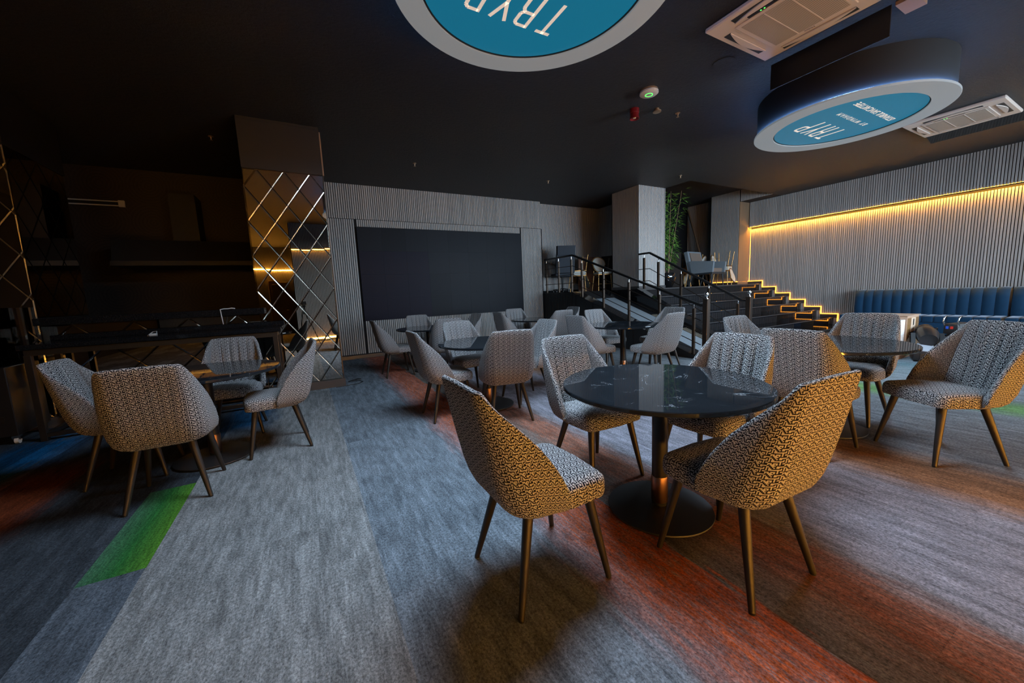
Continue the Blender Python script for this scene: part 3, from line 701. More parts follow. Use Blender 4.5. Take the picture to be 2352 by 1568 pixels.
# ------------------------------------------------------------------ stage, stairs, ramp
def stage():
    s = MB().box((7.15, 6.49, 0), (XR, YB, STZ)).build('floor_stage', M['granite'], kind='structure')
    MB().box((5.90, 7.55, 0), (7.15, YB, STZ)).build('landing', M['granite'], s)
    MB().box((5.885, 7.55, 0), (5.90, WY, STZ-.01)).build('fascia_panel', M['granite_matt'], s)
    mb = MB()
    for i in range(17): y = 7.58+i*.07; mb.box((5.878, y, 0), (5.886, y+.035, STZ-.02))
    mb.build('fascia_rib_field', M['granite_matt'], s, kind='stuff')
    # ramp
    t = thing('ramp', 'black granite access ramp with grey carpet runner between two railings', 'ramp', (6.5, 5.8, 0))
    y0, y1 = 4.0, 7.55; sl = STZ/(y1-y0)
    P = lambda y: (y-5.8)
    MB().prism([(P(y0), 0), (P(y1), 0), (P(y1), STZ)], -.60, .53, 'x').build('body', M['granite_matt'], t)
    def strip(xa, xb, ya, yb, th, name, m):
        za, zb_ = (ya-y0)*sl, (yb-y0)*sl
        return MB().prism([(P(ya), za), (P(yb), zb_), (P(yb), zb_+th), (P(ya), za+th)], xa, xb, 'x').build(name, m, t)
    strip(-.60, -.30, y0, y1, .004, 'border', M['granite']); strip(.30, .53, y0, y1, .004, 'border', M['granite'])
    strip(-.30, .30, 4.25, 7.0, .008, 'runner', M['runner'])
    for k in range(14): strip(.32, .51, 4.65+k*.035, 4.665+k*.035, .012, 'grip_strip', M['hatch']) if k < 14 else None
    for k in range(14): strip(.32, .51, 5.40+k*.035, 5.415+k*.035, .012, 'grip_strip', M['hatch'])
    for k in range(8): strip(-.30, .30, 4.05+k*.025, 4.062+k*.025, .012, 'grip_strip', M['hatch'])
    for k in range(5):
        y = 7.4-k*.62; MB().box((-.612, P(y)-.004, 0), (-.600, P(y)+.004, (y-y0)*sl-.01)).build('panel_joint', M['black_metal'], t)
    # stairs
    t = thing('staircase', 'polished black granite stairs edged with amber light along the slatted wall', 'stairs', (9.7, 5.35, 0))
    for i in range(1, 7):
        z = STZ-.1925*i; ya = 6.49-.38*i; yb = 6.49-.38*(i-1)
        st = MB().box((-2.47, ya-5.35, 0), (2.58, yb-5.35+.002, z-.03)).build('step', M['granite_polished'], t)
        MB().cbox((-2.47, ya-5.35-.018, z-.03), (2.58, yb-5.35+.01, z), .004, 1).build('tread', M['granite_polished'], st)
        MB().box((-2.47, ya-5.35-.021, z-.020), (2.58, ya-5.35-.016, z-.003)).build('nosing', M['skirting'], st)
        mb = MB()
        for j in range(84): x = -2.45+j*.036; mb.box((x, ya-5.35-.004, max(.0, z-.19)), (x+.018, ya-5.35, z-.04))
        mb.build('riser_rib_field', M['granite_matt'], st, kind='stuff')
    MB().cbox((-2.47, 6.45-5.35, STZ-.03), (2.58, 6.52-5.35, STZ+.002), .004, 1).build('top_nosing', M['skirting'], t)
    pts = [(4.02, 0), (6.49, 0), (6.49, STZ+.02), (4.1, .06), (4.02, .06)]
    MB().prism([(p[0]-5.35, p[1]) for p in pts], -2.66, -2.47, 'x').build('stringer', M['granite'], t)
    # stepped skirting and the amber light contour on the wall
    sk = MB()
    for i in range(0, 7):
        z = STZ-.1925*i; ya = 6.39-.38*i; yb = 6.77-.38*i if i else 6.83
        sk.box((XR-.03, ya, z-.02 if i else z), (XR-.018, yb, z+.075))
    skt = sk.build('trim_2', M['plinth'], kind='structure')
    t = thing('stair_light', 'stepped amber light contour following the stairs up the right wall', 'light strip', (XR-.026, 5.4, .8))
    o = Vector((XR-.026, 5.4, .8))
    for i in range(0, 7):
        z = STZ-.1925*i+.083; ya = 6.385-.38*i; yb = 6.765-.38*i if i else 6.83
        MB().box((-.016, ya-o.y, z-.008-o.z), (.008, yb-o.y, z+.008-o.z)).build('strip', M['amber'], t)
        if i < 6: MB().box((-.016, ya-.008-o.y, z-.1925-o.z), (.008, ya+.008-o.y, z+.008-o.z)).build('strip', M['amber'], t)
    t = thing('skirting_light', 'amber light strip at the foot of the slatted pilaster behind the banquet chairs', 'light strip', (11.70, 7.3, STZ+.083))
    MB().box((-.008, -.47, -.008), (.012, .45, .008)).build('strip', M['amber'], t); MB().box((.0, -.47, -.083), (.016, .45, -.01)).build('skirting', M['plinth'], t)
    MB().box((.012, -.482, -.008), (.585, -.47, .008)).build('strip', M['amber'], t)
stage()
def stage_column():
    t = thing('stage_column', 'square slatted column standing on the stage between ramp and stairs', 'column', (7.695, 7.065, STZ))
    a = .465; h = H1-STZ
    MB().box((-a+.018, -a+.018, 0), (a-.018, a, h)).build('core', M['felt'], t); MB().cbox((-a-.01, -a-.01, 0), (a+.02, a, .07), .003, 1).build('plinth', M['skirting'], t)
    for face in range(3):
        mb = MB(); n = int(2*a/PITCH)
        for i in range(n):
            u = -a+.006+i*PITCH
            if face == 0: mb.box((u, -a, .07), (u+SW, -a+.018, h))
            elif face == 1: mb.box((-a, u, .07), (-a+.018, u+SW, h))
            else: mb.box((a-.018, u, .07), (a, u+SW, h))
        mb.build('slat_field', M['slat'], t, kind='stuff')
stage_column()
def railing(name, label, x, pts, posts, bars, newel):
    t = thing(name, label, 'railing', (x, pts[-1][0], 0)); y0 = pts[-1][0]
    L = lambda y, z: (0, y-y0, z)
    def rz(y):
        for (ya, za), (yb, zb_) in zip(pts, pts[1:]):
            if yb <= y <= ya: return za+(zb_-za)*(ya-y)/(ya-yb)
        return pts[-1][1]
    for (ya, za), (yb, zb_) in zip(pts, pts[1:]): MB().bar(L(ya, za), L(yb, zb_), .045, .040).build('handrail', M['rail_dark'], t)
    if newel:
        MB().bar(L(pts[-1][0]+.02, pts[-1][1]), (0, newel[0]-y0, pts[-1][1]), .04, .035).build('handrail', M['rail_dark'], t)
    for d in bars:
        for (ya, za), (yb, zb_) in zip(pts, pts[1:]): MB().tube([L(ya, za-d), L(yb, zb_-d)], .008, 8).build('bar', M['rail'], t, smooth=60)
    for (y, zb_) in posts:
        p = MB().cbox((-.022, y-y0-.022, zb_), (.022, y-y0+.022, rz(y)-.10), .003, 1).build('post', M['rail'], t)
        MB().tube([(0, y-y0, rz(y)-.10), (0, y-y0, rz(y)-.02)], .009, 8).build('pin', M['chrome'], p, smooth=60)
    if newel:
        y, zt = newel; n = MB().cbox((-.042, y-y0-.042, 0), (.042, y-y0+.042, zt), .004, 1).build('newel_post', M['rail'], t)
        MB().lathe([(.028, 0), (.028, .012), (.012, .016), (.010, .035), (.022, .042), (.034, .060), (.038, .080), (.034, .10), (.020, .114), (.004, .118)], 24, (0, y-y0, zt)).build('ball_finial', M['chrome'], n, smooth=50)
sl = STZ/3.55
railing('railing', 'bronze railing on the left side of the ramp and landing', 5.95, [(8.78, 2.15), (7.55, 2.15), (4.06, .93)],
        [(8.70, STZ), (8.14, STZ), (7.60, STZ), (7.20, 1.10), (6.46, .86), (5.70, .60), (4.93, .32), (4.20, .07)], (.26, .47, .68), (3.97, 1.04))
railing('railing', 'bronze railing between ramp and stairs in front of the slatted column', 7.14, [(6.52, 2.07), (6.20, 2.07), (4.05, .96)],
        [(6.36, STZ), (5.95, .95), (5.36, .68), (4.72, .36), (4.13, .08)], (.36, .64), (3.93, 1.03))

# ------------------------------------------------------------------ tables and chairs
def make_table():
    t = thing('round_table', '', 'table')
    top = MB().lathe([(.50, .722), (.532, .724), (.540, .730), (.540, .746), (.536, .750)], 72).build('table_top', M['marble'], t, smooth=40)
    MB().lathe([(.20, .708), (.20, .722)], 40).build('mount_plate', M['black_metal'], t, smooth=40)
    MB().lathe([(.043, .012), (.043, .71)], 28).build('pedestal', M['black_metal'], t, smooth=40)
    MB().lathe([(.0445, .05), (.0465, .055), (.0465, .20), (.0445, .205)], 28).build('collar', M['copper'], t, smooth=40)
    MB().lathe([(.285, .008), (.288, .012), (.286, .018), (.24, .022), (.06, .030), (.045, .032)], 60).build('base_plate', M['base_disc'], t, smooth=40)
    for k in range(4):
        a = PI/4+k*PI/2; MB().lathe([(.014, 0), (.014, .01)], 10, (.26*math.cos(a), .26*math.sin(a), 0)).build('glide', M['glide'], t)
    return t
def lerp_tab(tab, z):
    for (a, va), (b, vb) in zip(tab, tab[1:]):
        if z <= b: return va+(vb-va)*max(0, (z-a))/(b-a)
    return tab[-1][1]
def shell_mesh():
    WT = [(.39,.200),(.405,.224),(.43,.245),(.48,.258),(.56,.262),(.70,.254),(.93,.220)]
    BT = [(.39,-.180),(.405,-.212),(.43,-.236),(.48,-.262),(.58,-.290),(.93,-.360)]
    zb = .390; zt = .925; Yf = -.005
    RT = [(.39,.10),(.45,.125),(.60,.12),(.80,.085),(.93,.065)]
    NU, NV = 91, 16
    def plan(t, z):
        W = lerp_tab(WT, z); B = lerp_tab(BT, z); rr = min(lerp_tab(RT, z), W*.62)
        a = abs(t); s = 1 if t >= 0 else -1
        if a < .46: x = (W-rr)*a/.46; y = B
        elif a < .66:
            th = (a-.46)/.20*PI/2; x = W-rr+rr*math.sin(th); y = B+rr-rr*math.cos(th)
        else:
            f = (a-.66)/.34; x = W+.022*f*(1 if z > .43 else .8); y = (B+rr)+(Yf-(B+rr))*f
        return s*x, y
    def ztop(t):
        a = abs(t)
        _, y = plan(t, .84); yy = max(0, (y+.330)/(Yf+.330))
        base = zt-(zt-.455)*yy**1.02
        if a < .50: return zt+.004*(1-(a/.50)**2)
        k = min(1, (a-.50)/.12); k = k*k*(3-2*k); return zt*(1-k)+base*k
    out = np.zeros((NU, NV, 3)); 
    for i in range(NU):
        t = -1+2*i/(NU-1); zt_ = ztop(t)
        for j in range(NV):
            f = j/(NV-1); f = f**1.25; z = zb+(zt_-zb)*f; x, y = plan(t, z); out[i, j] = (x, y, z)
    du = np.gradient(out, axis=0); dv = np.gradient(out, axis=1)
    n = np.cross(du, dv); n /= np.linalg.norm(n, axis=2, keepdims=True)+1e-9
    ctr = np.array([0, 0, .6])
    if (n[NU//2, NV//2]*(out[NU//2, NV//2]-ctr)).sum() > 0: n = -n   # inward
    inn = out.copy()
    for i in range(NU):
        t = -1+2*i/(NU-1)
        ch = abs(math.sin(PI*(t+1)/2*9*1.0)) if abs(t) < .62 else 1
        for j in range(NV):
            f = j/(NV-1)
            th = .026+.022*(ch**.5)*math.sin(PI*min(1, max(0, f))**.8)**.5
            th *= min(1., .35+(1-abs(t))/.10) if abs(t) > .9 else 1
            inn[i, j] = out[i, j]+n[i, j]*th
    verts = []; uvs = []; faces = []
    cu = np.zeros((NU, NV)); cv = np.zeros((NU, NV))
    for j in range(NV): cu[1:, j] = np.cumsum(np.linalg.norm(out[1:, 11]-out[:-1, 11], axis=1))
    cu -= cu[NU//2:NU//2+1, :]
    cv[:] = out[:, :, 2]
    rim = np.zeros((NU, 3))
    dirv = out[:, -1]-out[:, -2]; dirv /= np.linalg.norm(dirv, axis=1, keepdims=True)
    rim = (out[:, -1]+inn[:, -1])/2+dirv*.013
    rows = [out[:, j] for j in range(NV)]+[out[:, -1]*.85+inn[:, -1]*.15+dirv*.009, rim, out[:, -1]*.15+inn[:, -1]*.85+dirv*.009]+[inn[:, j] for j in range(NV-1, -1, -1)]
    ru = [cu[:, j] for j in range(NV)]+[cu[:, -1]]*3+[cu[:, j] for j in range(NV-1, -1, -1)]
    rv = [cv[:, j] for j in range(NV)]+[cv[:, -1]+.008, cv[:, -1]+.018, cv[:, -1]+.028]+[2*cv[:, -1]+.036-cv[:, j] for j in range(NV-1, -1, -1)]
    R_ = len(rows)
    for a in range(R_):
        for i in range(NU): verts.append(tuple(rows[a][i])); uvs.append((ru[a][i], rv[a][i]))
    for a in range(R_-1):
        for i in range(NU-1): faces.append((a*NU+i, a*NU+i+1, (a+1)*NU+i+1, (a+1)*NU+i))
    for i in range(NU-1): faces.append(((R_-1)*NU+i, (R_-1)*NU+i+1, i+1, i))      # underside
    for i in (0, NU-1):   # close the wing fronts
        for a in range(R_//2): 
            b = R_-1-a
            if b-a > 1: faces.append((a*NU+i, (a+1)*NU+i, (b-1)*NU+i, b*NU+i))
    return uvmesh('backrest', verts, faces, uvs)
def uvmesh(name, verts, faces, uvs, deg=50):
    me = bpy.data.meshes.new(name); me.from_pydata(verts, [], faces)
    bm = bmesh.new(); bm.from_mesh(me); bmesh.ops.recalc_face_normals(bm, faces=bm.faces); bm.to_mesh(me); bm.free()
    ul = me.uv_layers.new(name='UVMap')
    for l in me.loops: ul.data[l.index].uv = uvs[l.vertex_index]
    me.materials.append(M['fabric']); soft(me, deg); return me
def seat_mesh():
    # outline in plan (local +y is forward)
    def outline(k):
        pts = []
        def w(y): return .185+.058*min(1, max(0, (y+.10)/.11)) if y < .01 else .243-.010*(y-.01)/.22
        n = 40
        side = [(-.17+ (.17+.17)*i/14) for i in range(15)]
        P = [(w(y), y) for y in side]
        c = .06
        for i in range(1, 9): th = i/8*PI/2; P.append((w(.17)-c+c*math.cos(th), .17+c*math.sin(th)))
        P += [((w(.17)-c)*(1-i/6.), .23+.012*(i/6.)) for i in range(1, 7)]
        Q = P+[(-x, y) for x, y in P[::-1][1:]]
        return [(x*k if True else x, (y+.01)*k-.01) for x, y in Q]
    lv = [(.90, .398), (.985, .402), (1.0, .418), (1.0, .452), (.985, .474), (.94, .488), (.80, .498), (.5, .504), (.2, .506)]
    V = []; U = []; F = []; n = None
    for (k, z) in lv:
        O = outline(k); n = len(O)
        for (x, y) in O:
            V.append((x, y, z)); U.append((x, y-(.50-z)*(1 if z < .47 else 0)*1.0))
    # arc-length style uv on the vertical band
    per = [0]
    O = outline(1.)
    for i in range(1, n): per.append(per[-1]+math.dist(O[i], O[i-1]))
    for a in range(len(lv)-1):
        for i in range(n): F.append((a*n+i, a*n+(i+1)%n, (a+1)*n+(i+1)%n, (a+1)*n+i))
    F.append(tuple(range(n))[::-1]); F.append(tuple(range((len(lv)-1)*n, len(lv)*n)))
    me = uvmesh('seat', V, F, U, 60)
    ul = me.uv_layers['UVMap']
    for p in me.polygons:
        if abs(p.normal.z) < .55:
            for li in p.loop_indices:
                vi = me.loops[li].vertex_index; i = vi % n
                ul.data[li].uv = (per[i], me.vertices[vi].co.z)
    return me
def make_chair():
    t = thing('tub_chair', '', 'chair')
    link('backrest', shell_mesh(), None, t); link('seat', seat_mesh(), None, t)
    for (x, y, bx, by) in ((.165,.155,.222,.225), (-.165,.155,-.222,.225), (.135,-.125,.215,-.225), (-.135,-.125,-.215,-.225)):
        l = MB().tube([(x, y, .405), (x+(bx-x)*.5, y+(by-y)*.5, .205), (bx, by, .006)], [.0235, .0185, .0130], 14).build('leg', M['bronze'], t, smooth=50)
        MB().tube([(bx, by, .0), (bx, by, .006)], .012, 10).build('glide', M['glide'], l)
    MB().cbox((-.17, -.16, .385), (.17, .17, .40), .003, 1).build('under_frame', M['black_metal'], t)
    return t
tables = [  # x, y, table label, then chairs: side, x, y, facing angle (deg, 90 = +y), label
 (1.70, 1.40, 'nearest round black marble table on a pedestal, at the centre right', [
   (.85, 1.38, 0, 'patterned tub chair with amber lit back, left of the nearest marble table'),
   (1.635, .935, 87, 'largest patterned tub chair, golden lit, seen from behind before the nearest table'),
   (1.70, 1.95, -90, 'patterned tub chair behind the nearest table, its seat facing the marble top'),
   (2.22, 1.45, 180, 'patterned tub chair with channelled back, on the far right side of nearest table')]),
 (3.86, 1.46, 'round black table on the right beside the cardboard boxes', [
   (3.35, 1.36, 0, 'patterned tub chair seen from behind between the nearest and the right table'),
   (3.90, .80, 147, 'patterned tub chair turned sideways at the right edge of the photo'),
   (3.94, 1.97, -90, 'patterned tub chair before the amber lit stairs at the right table'),
   (4.36, 1.47, 180, 'patterned tub chair facing the camera in front of the cardboard boxes')]),
 (1.78, 3.87, 'round black table in the middle row, nearer to the video wall', [
   (1.27, 3.83, 0, 'patterned tub chair left of the middle row table, facing right'),
   (1.74, 3.37, 78, 'patterned tub chair seen from behind at the middle row table'),
   (1.82, 4.46, -84, 'patterned tub chair facing the camera behind the middle row table'),
   (2.30, 3.87, 180, 'patterned tub chair right of the middle row table, facing left')]),
 (1.87, 6.45, 'far round table below the left half of the video wall', [
   (1.29, 6.42, 0, 'leftmost tub chair below the video wall, facing right'),
   (1.97, 5.87, 84, 'tub chair seen from behind at the far left table, mostly hidden by another chair'),
   (1.92, 7.02, -90, 'tub chair facing the camera behind the far left table under the screen'),
   (2.46, 6.40, 184, 'tub chair on the right of the far left table, facing left')]),
 (4.10, 6.35, 'far round table below the right end of the video wall', [
   (3.52, 6.33, 0, 'tub chair left of the far right table under the screen, facing right'),
   (4.10, 5.82, 90, 'tub chair seen from behind at the far right table before the black stage side'),
   (4.05, 6.93, -92, 'small tub chair facing the camera at the right corner of the video wall'),
   (4.68, 6.37, 180, 'tub chair half hidden against the black stage side, facing left')]),
 (4.14, 4.09, 'round black table in front of the ramp railing', [
   (3.58, 4.10, 0, 'patterned tub chair left of the table by the ramp, facing right'),
   (4.16, 3.55, 95, 'patterned tub chair seen from behind, nearest to the ramp railing'),
   (4.40, 4.70, -90, 'patterned tub chair facing the camera behind the table by the ramp'),
   (4.95, 4.10, 178, 'patterned tub chair mostly hidden behind another chair next to the ramp railing')]),
 (-.78, 3.94, 'round black marble table in front of the mirrored bar counter', [
   (-1.28, 3.95, 0, 'leftmost patterned tub chair, at the table by the mirrored bar'),
   (-.895, 3.345, 90, 'patterned tub chair seen from behind at the table by the mirrored bar'),
   (-.70, 4.62, -90, 'patterned tub chair facing the camera between bar counter and round table'),
   (-.30, 3.915, 184, 'patterned tub chair in side view in front of the mirror column')]),
]
def furniture():
    tp = make_table(); cp = make_chair(); first = [True, True]
    for (x, y, lab, chairs) in tables:
        t = tp if first[0] else copy_tree(tp); first[0] = False
        t.location = (x, y, 0); t.rotation_euler = (0, 0, random.uniform(0, 6)); tag(t, lab, 'table', 'round pedestal tables')
        for (cx, cy, ang, cl) in chairs:
            c = cp if first[1] else copy_tree(cp); first[1] = False
            c.location = (cx, cy, 0); c.rotation_euler = (0, 0, math.radians(ang-90)); tag(c, cl, 'chair', 'patterned tub chairs around the tables')
furniture()

# ------------------------------------------------------------------ sofa along the right wall
def sofa():
    def section(name, lab, y0, y1, seat_y1):
        t = thing(name, lab, 'sofa', (11.9, (y0+y1)/2, 0), group='blue velvet wall sofas'); yc = (y0+y1)/2
        n = max(2, round((y1-y0)/.17)); w = (y1-y0)/n
        cush = MB().cbox((.16, y0-yc, .40), (.34, y1-yc, .90), .03, 3).build('back_frame', M['velvet'], t, smooth=50)
        prof = [(.20, .40), (.12, .42), (.10, .55), (.115, .80), (.14, .92), (.20, .965), (.28, .97), (.34, .93), (.34, .40)]
        for i in range(n):
            a = y0-yc+i*w; mb = MB(); vs = []; K = 7
            for k in range(K):
                f = k/(K-1); y = a+.002+(w-.004)*f; bul = .022*math.sin(PI*f)**.7
                for (px, pz) in prof:
                    out = 1 if px < .30 else 0
                    vs.append((px-bul*out*(1 if pz < .93 else .5), y, pz+(bul*.5 if pz > .9 else 0)))
            m_ = len(prof); fs = [(k*m_+q, k*m_+(q+1)%m_, (k+1)*m_+(q+1)%m_, (k+1)*m_+q) for k in range(K-1) for q in range(m_)]+[tuple(range(m_)), tuple(range((K-1)*m_, K*m_))]
            mb.add(vs, fs).build('back_channel', M['velvet'], t, smooth=50)
        n2 = max(2, round((seat_y1-y0)/.17)); w2 = (seat_y1-y0)/n2
        for i in range(n2):
            a = y0-yc+i*w2; MB().cbox((-.38, a+.001, .28), (.18, a+w2-.001, .415), .03, 3).build('seat_channel', M['velvet'], t, smooth=50)
        MB().cbox((-.35, y0-yc, .03), (.34, seat_y1-yc, .285), .01, 2).build('base', M['velvet'], t, smooth=50)
    section('wall_sofa', 'blue velvet wall sofa with vertical channels behind the cardboard boxes', 1.72, 4.07, 4.18)
    section('wall_sofa', 'next blue velvet sofa section cut off by the right edge of the photo', -.60, 1.69, 1.69)
sofa()
# ------------------------------------------------------------------ boxes and stage gear on the floor
def boxes():
    t = thing('cardboard_box', 'large cardboard box with glossy taped end and shipping label, behind white cartons', 'box', (8.45, 2.42, 0))
    MB().cbox((-.25, -.30, 0), (.25, .30, .655), .004, 1).build('carton', M['cardboard'], t)
    MB().box((-.262, -.315, .655), (.265, .31, .662)).build('lid_flap', M['cardboard'], t)
    MB().box((-.245, -.303, .02), (.245, -.3005, .62)).build('tape', M['tape'], t); MB().box((-.10, -.306, .40), (.09, -.3035, .62)).build('shipping_label', M['paper'], t)
    for y in (-.14, .10): MB().box((-.253, y, .02), (-.2505, y+.08, .65)).build('tape', M['tape'], t)
    MB().box((-.02, -.308, .50), (.02, -.3065, .60)).build('label_mark', M['gear'], t)
    c = thing('white_carton', 'upper white carton stacked against the large cardboard box', 'box', (8.02, 2.27, .36)); MB().cbox((-.17, -.13, 0), (.17, .13, .235), .003, 1).build('carton', M['white_box'], c); MB().box((-.168, -.128, .235), (.168, .128, .239)).build('lid', M['white_box'], c)
    c = thing('white_carton', 'lower white carton beneath another white carton beside the cardboard box', 'box', (8.01, 2.28, .12)); MB().cbox((-.18, -.14, 0), (.18, .14, .236), .003, 1).build('carton', M['white_box'], c); MB().box((-.178, -.138, .236), (.178, .138, .239)).build('lid', M['white_box'], c)
    c = thing('cardboard_box', 'flat brown cardboard box on the floor under the white cartons', 'box', (8.0, 2.33, 0)); MB().cbox((-.19, -.21, 0), (.19, .21, .115), .003, 1).build('carton', M['cardboard'], c); MB().box((-.191, -.03, .0), (-.189, .03, .118)).build('tape', M['tape'], c)
    # moving-head stage light lying on the floor
    t = thing('stage_light', 'black moving head stage light lying on the floor beside the boxes', 'stage light', (8.15, 1.86, 0), math.radians(20))
    MB().cbox((-.20, -.17, .015), (.20, .17, .16), .03, 2).build('base', M['gear'], t, smooth=50); pn = MB().cbox((-.215, -.10, .03), (-.20, .10, .13), .004, 1).build('display', M['machine'], t)
    MB().box((-.217, -.085, .085), (-.214, -.05, .105)).build('sticker', M['red_dot'], pn)
    for s in (-1, 1): MB().bar((.05, s*.15, .14), (.22, s*.15, .36), .05, .12).build('yoke_arm', M['gear'], t)
    MB().tube([(.02, 0, .30), (.18, 0, .36), (.40, 0, .40)], [.10, .13, .10], 20).build('head', M['gear'], t, smooth=40)
    MB().tube([(.40, 0, .40), (.44, 0, .41)], .105, 20).build('lens_ring', M['gear'], t, smooth=40)
    t = thing('stage_light', 'black lamp housing with chrome clamps on top of the floor gear', 'stage light', (8.86, 1.72, .0), math.radians(-10))
    MB().cbox((-.26, -.16, .0), (.26, .16, .22), .02, 2).build('housing', M['gear'], t, smooth=50); MB().cbox((-.22, -.08, .36), (.20, .08, .52), .02, 2).build('arm_box', M['gear'], t, smooth=50)
    MB().bar((.0, 0, .20), (.0, 0, .40), .12, .20).build('neck', M['gear'], t); MB().box((-.225, -.03, .44), (-.219, .0, .48)).build('sticker', M['red_dot'], t); MB().box((-.225, .02, .44), (-.219, .05, .48)).build('sticker', M['blue_dot'], t)
    for y in (-.10, .06): MB().tube([(-.24, y, .50), (-.28, y, .56), (-.26, y, .62), (-.20, y, .64), (-.16, y+.03, .60)], .009, 8).build('clamp_hook', M['chrome'], t, smooth=60)
    for y in (.10, .20): MB().cbox((-.34, y, .36), (-.30, y+.045, .46), .004, 1).build('connector', M['chrome'], t)
    t = thing('cable_coil', 'coil of thick black cable lying behind the stage light', 'cable', (9.20, 1.32, .0))
    for k in range(5):
        pts = [((.16+.012*k)*math.cos(a), (.16+.012*k)*math.sin(a), .03+.055*k+.01*math.sin(3*a)) for a in [2*PI*i/24 for i in range(25)]]
        MB().tube(pts, .028, 8).build('cable_turn', M['gear'], t, smooth=60)
    t = MB().cbox((-.14, -.09, -.005), (.14, .09, .015), .006, 1).build('folded_cloth', M['gear_grey']); t.location = (8.10, 1.86, .185); t.rotation_euler = (.15, -.25, .4); tag(t, 'grey folded sheet lying on the black stage gear', 'cloth')
boxes()

# ------------------------------------------------------------------ things on the stage
def banquet(label, loc, rz, flip=False):
    t = thing('banquet_chair', label, 'chair', loc, rz, 'cream banquet chairs on the stage')
    if flip: t.rotation_euler = (PI, 0, rz)
    for sx in (-1, 1):
        MB().tube([(sx*.19, .19, 0), (sx*.175, .17, .43)], .012, 8).build('leg', M['gold'], t, smooth=60)
        MB().tube([(sx*.20, -.24, 0), (sx*.175, -.18, .43), (sx*.17, -.19, .55)], .012, 8).build('leg', M['gold'], t, smooth=60)
    MB().cbox((-.20, -.20, .42), (.20, .21, .445), .01, 2).build('seat_frame', M['gold'], t, smooth=50); MB().cbox((-.19, -.19, .445), (.19, .20, .50), .025, 3).build('seat', M['cream'], t, smooth=50)
    MB().tube([(-.18, .18, .18), (.18, .18, .18)], .008, 6).build('stretcher', M['gold'], t)
    oval = lambda a, b, y0: [(a*math.cos(q)*(1 if math.sin(q) > 0 else .82), y0-.06*(math.sin(q)+1), .72+b*math.sin(q)) for q in [2*PI*i/28 for i in range(29)]]
    MB().tube(oval(.20, .21, -.20), .013, 8).build('back_frame', M['gold'], t, smooth=60)
    O = oval(.185, .195, -.20)[:-1]; mb = MB(); n = len(O)
    mb.add([(x, y-.012, z) for x, y, z in O]+[(x, y+.018, z) for x, y, z in O], [tuple(range(n)), tuple(range(n, 2*n))[::-1]]+[(i, (i+1)%n, n+(i+1)%n, n+i) for i in range(n)]).build('back_pad', M['cream'], t, smooth=50)
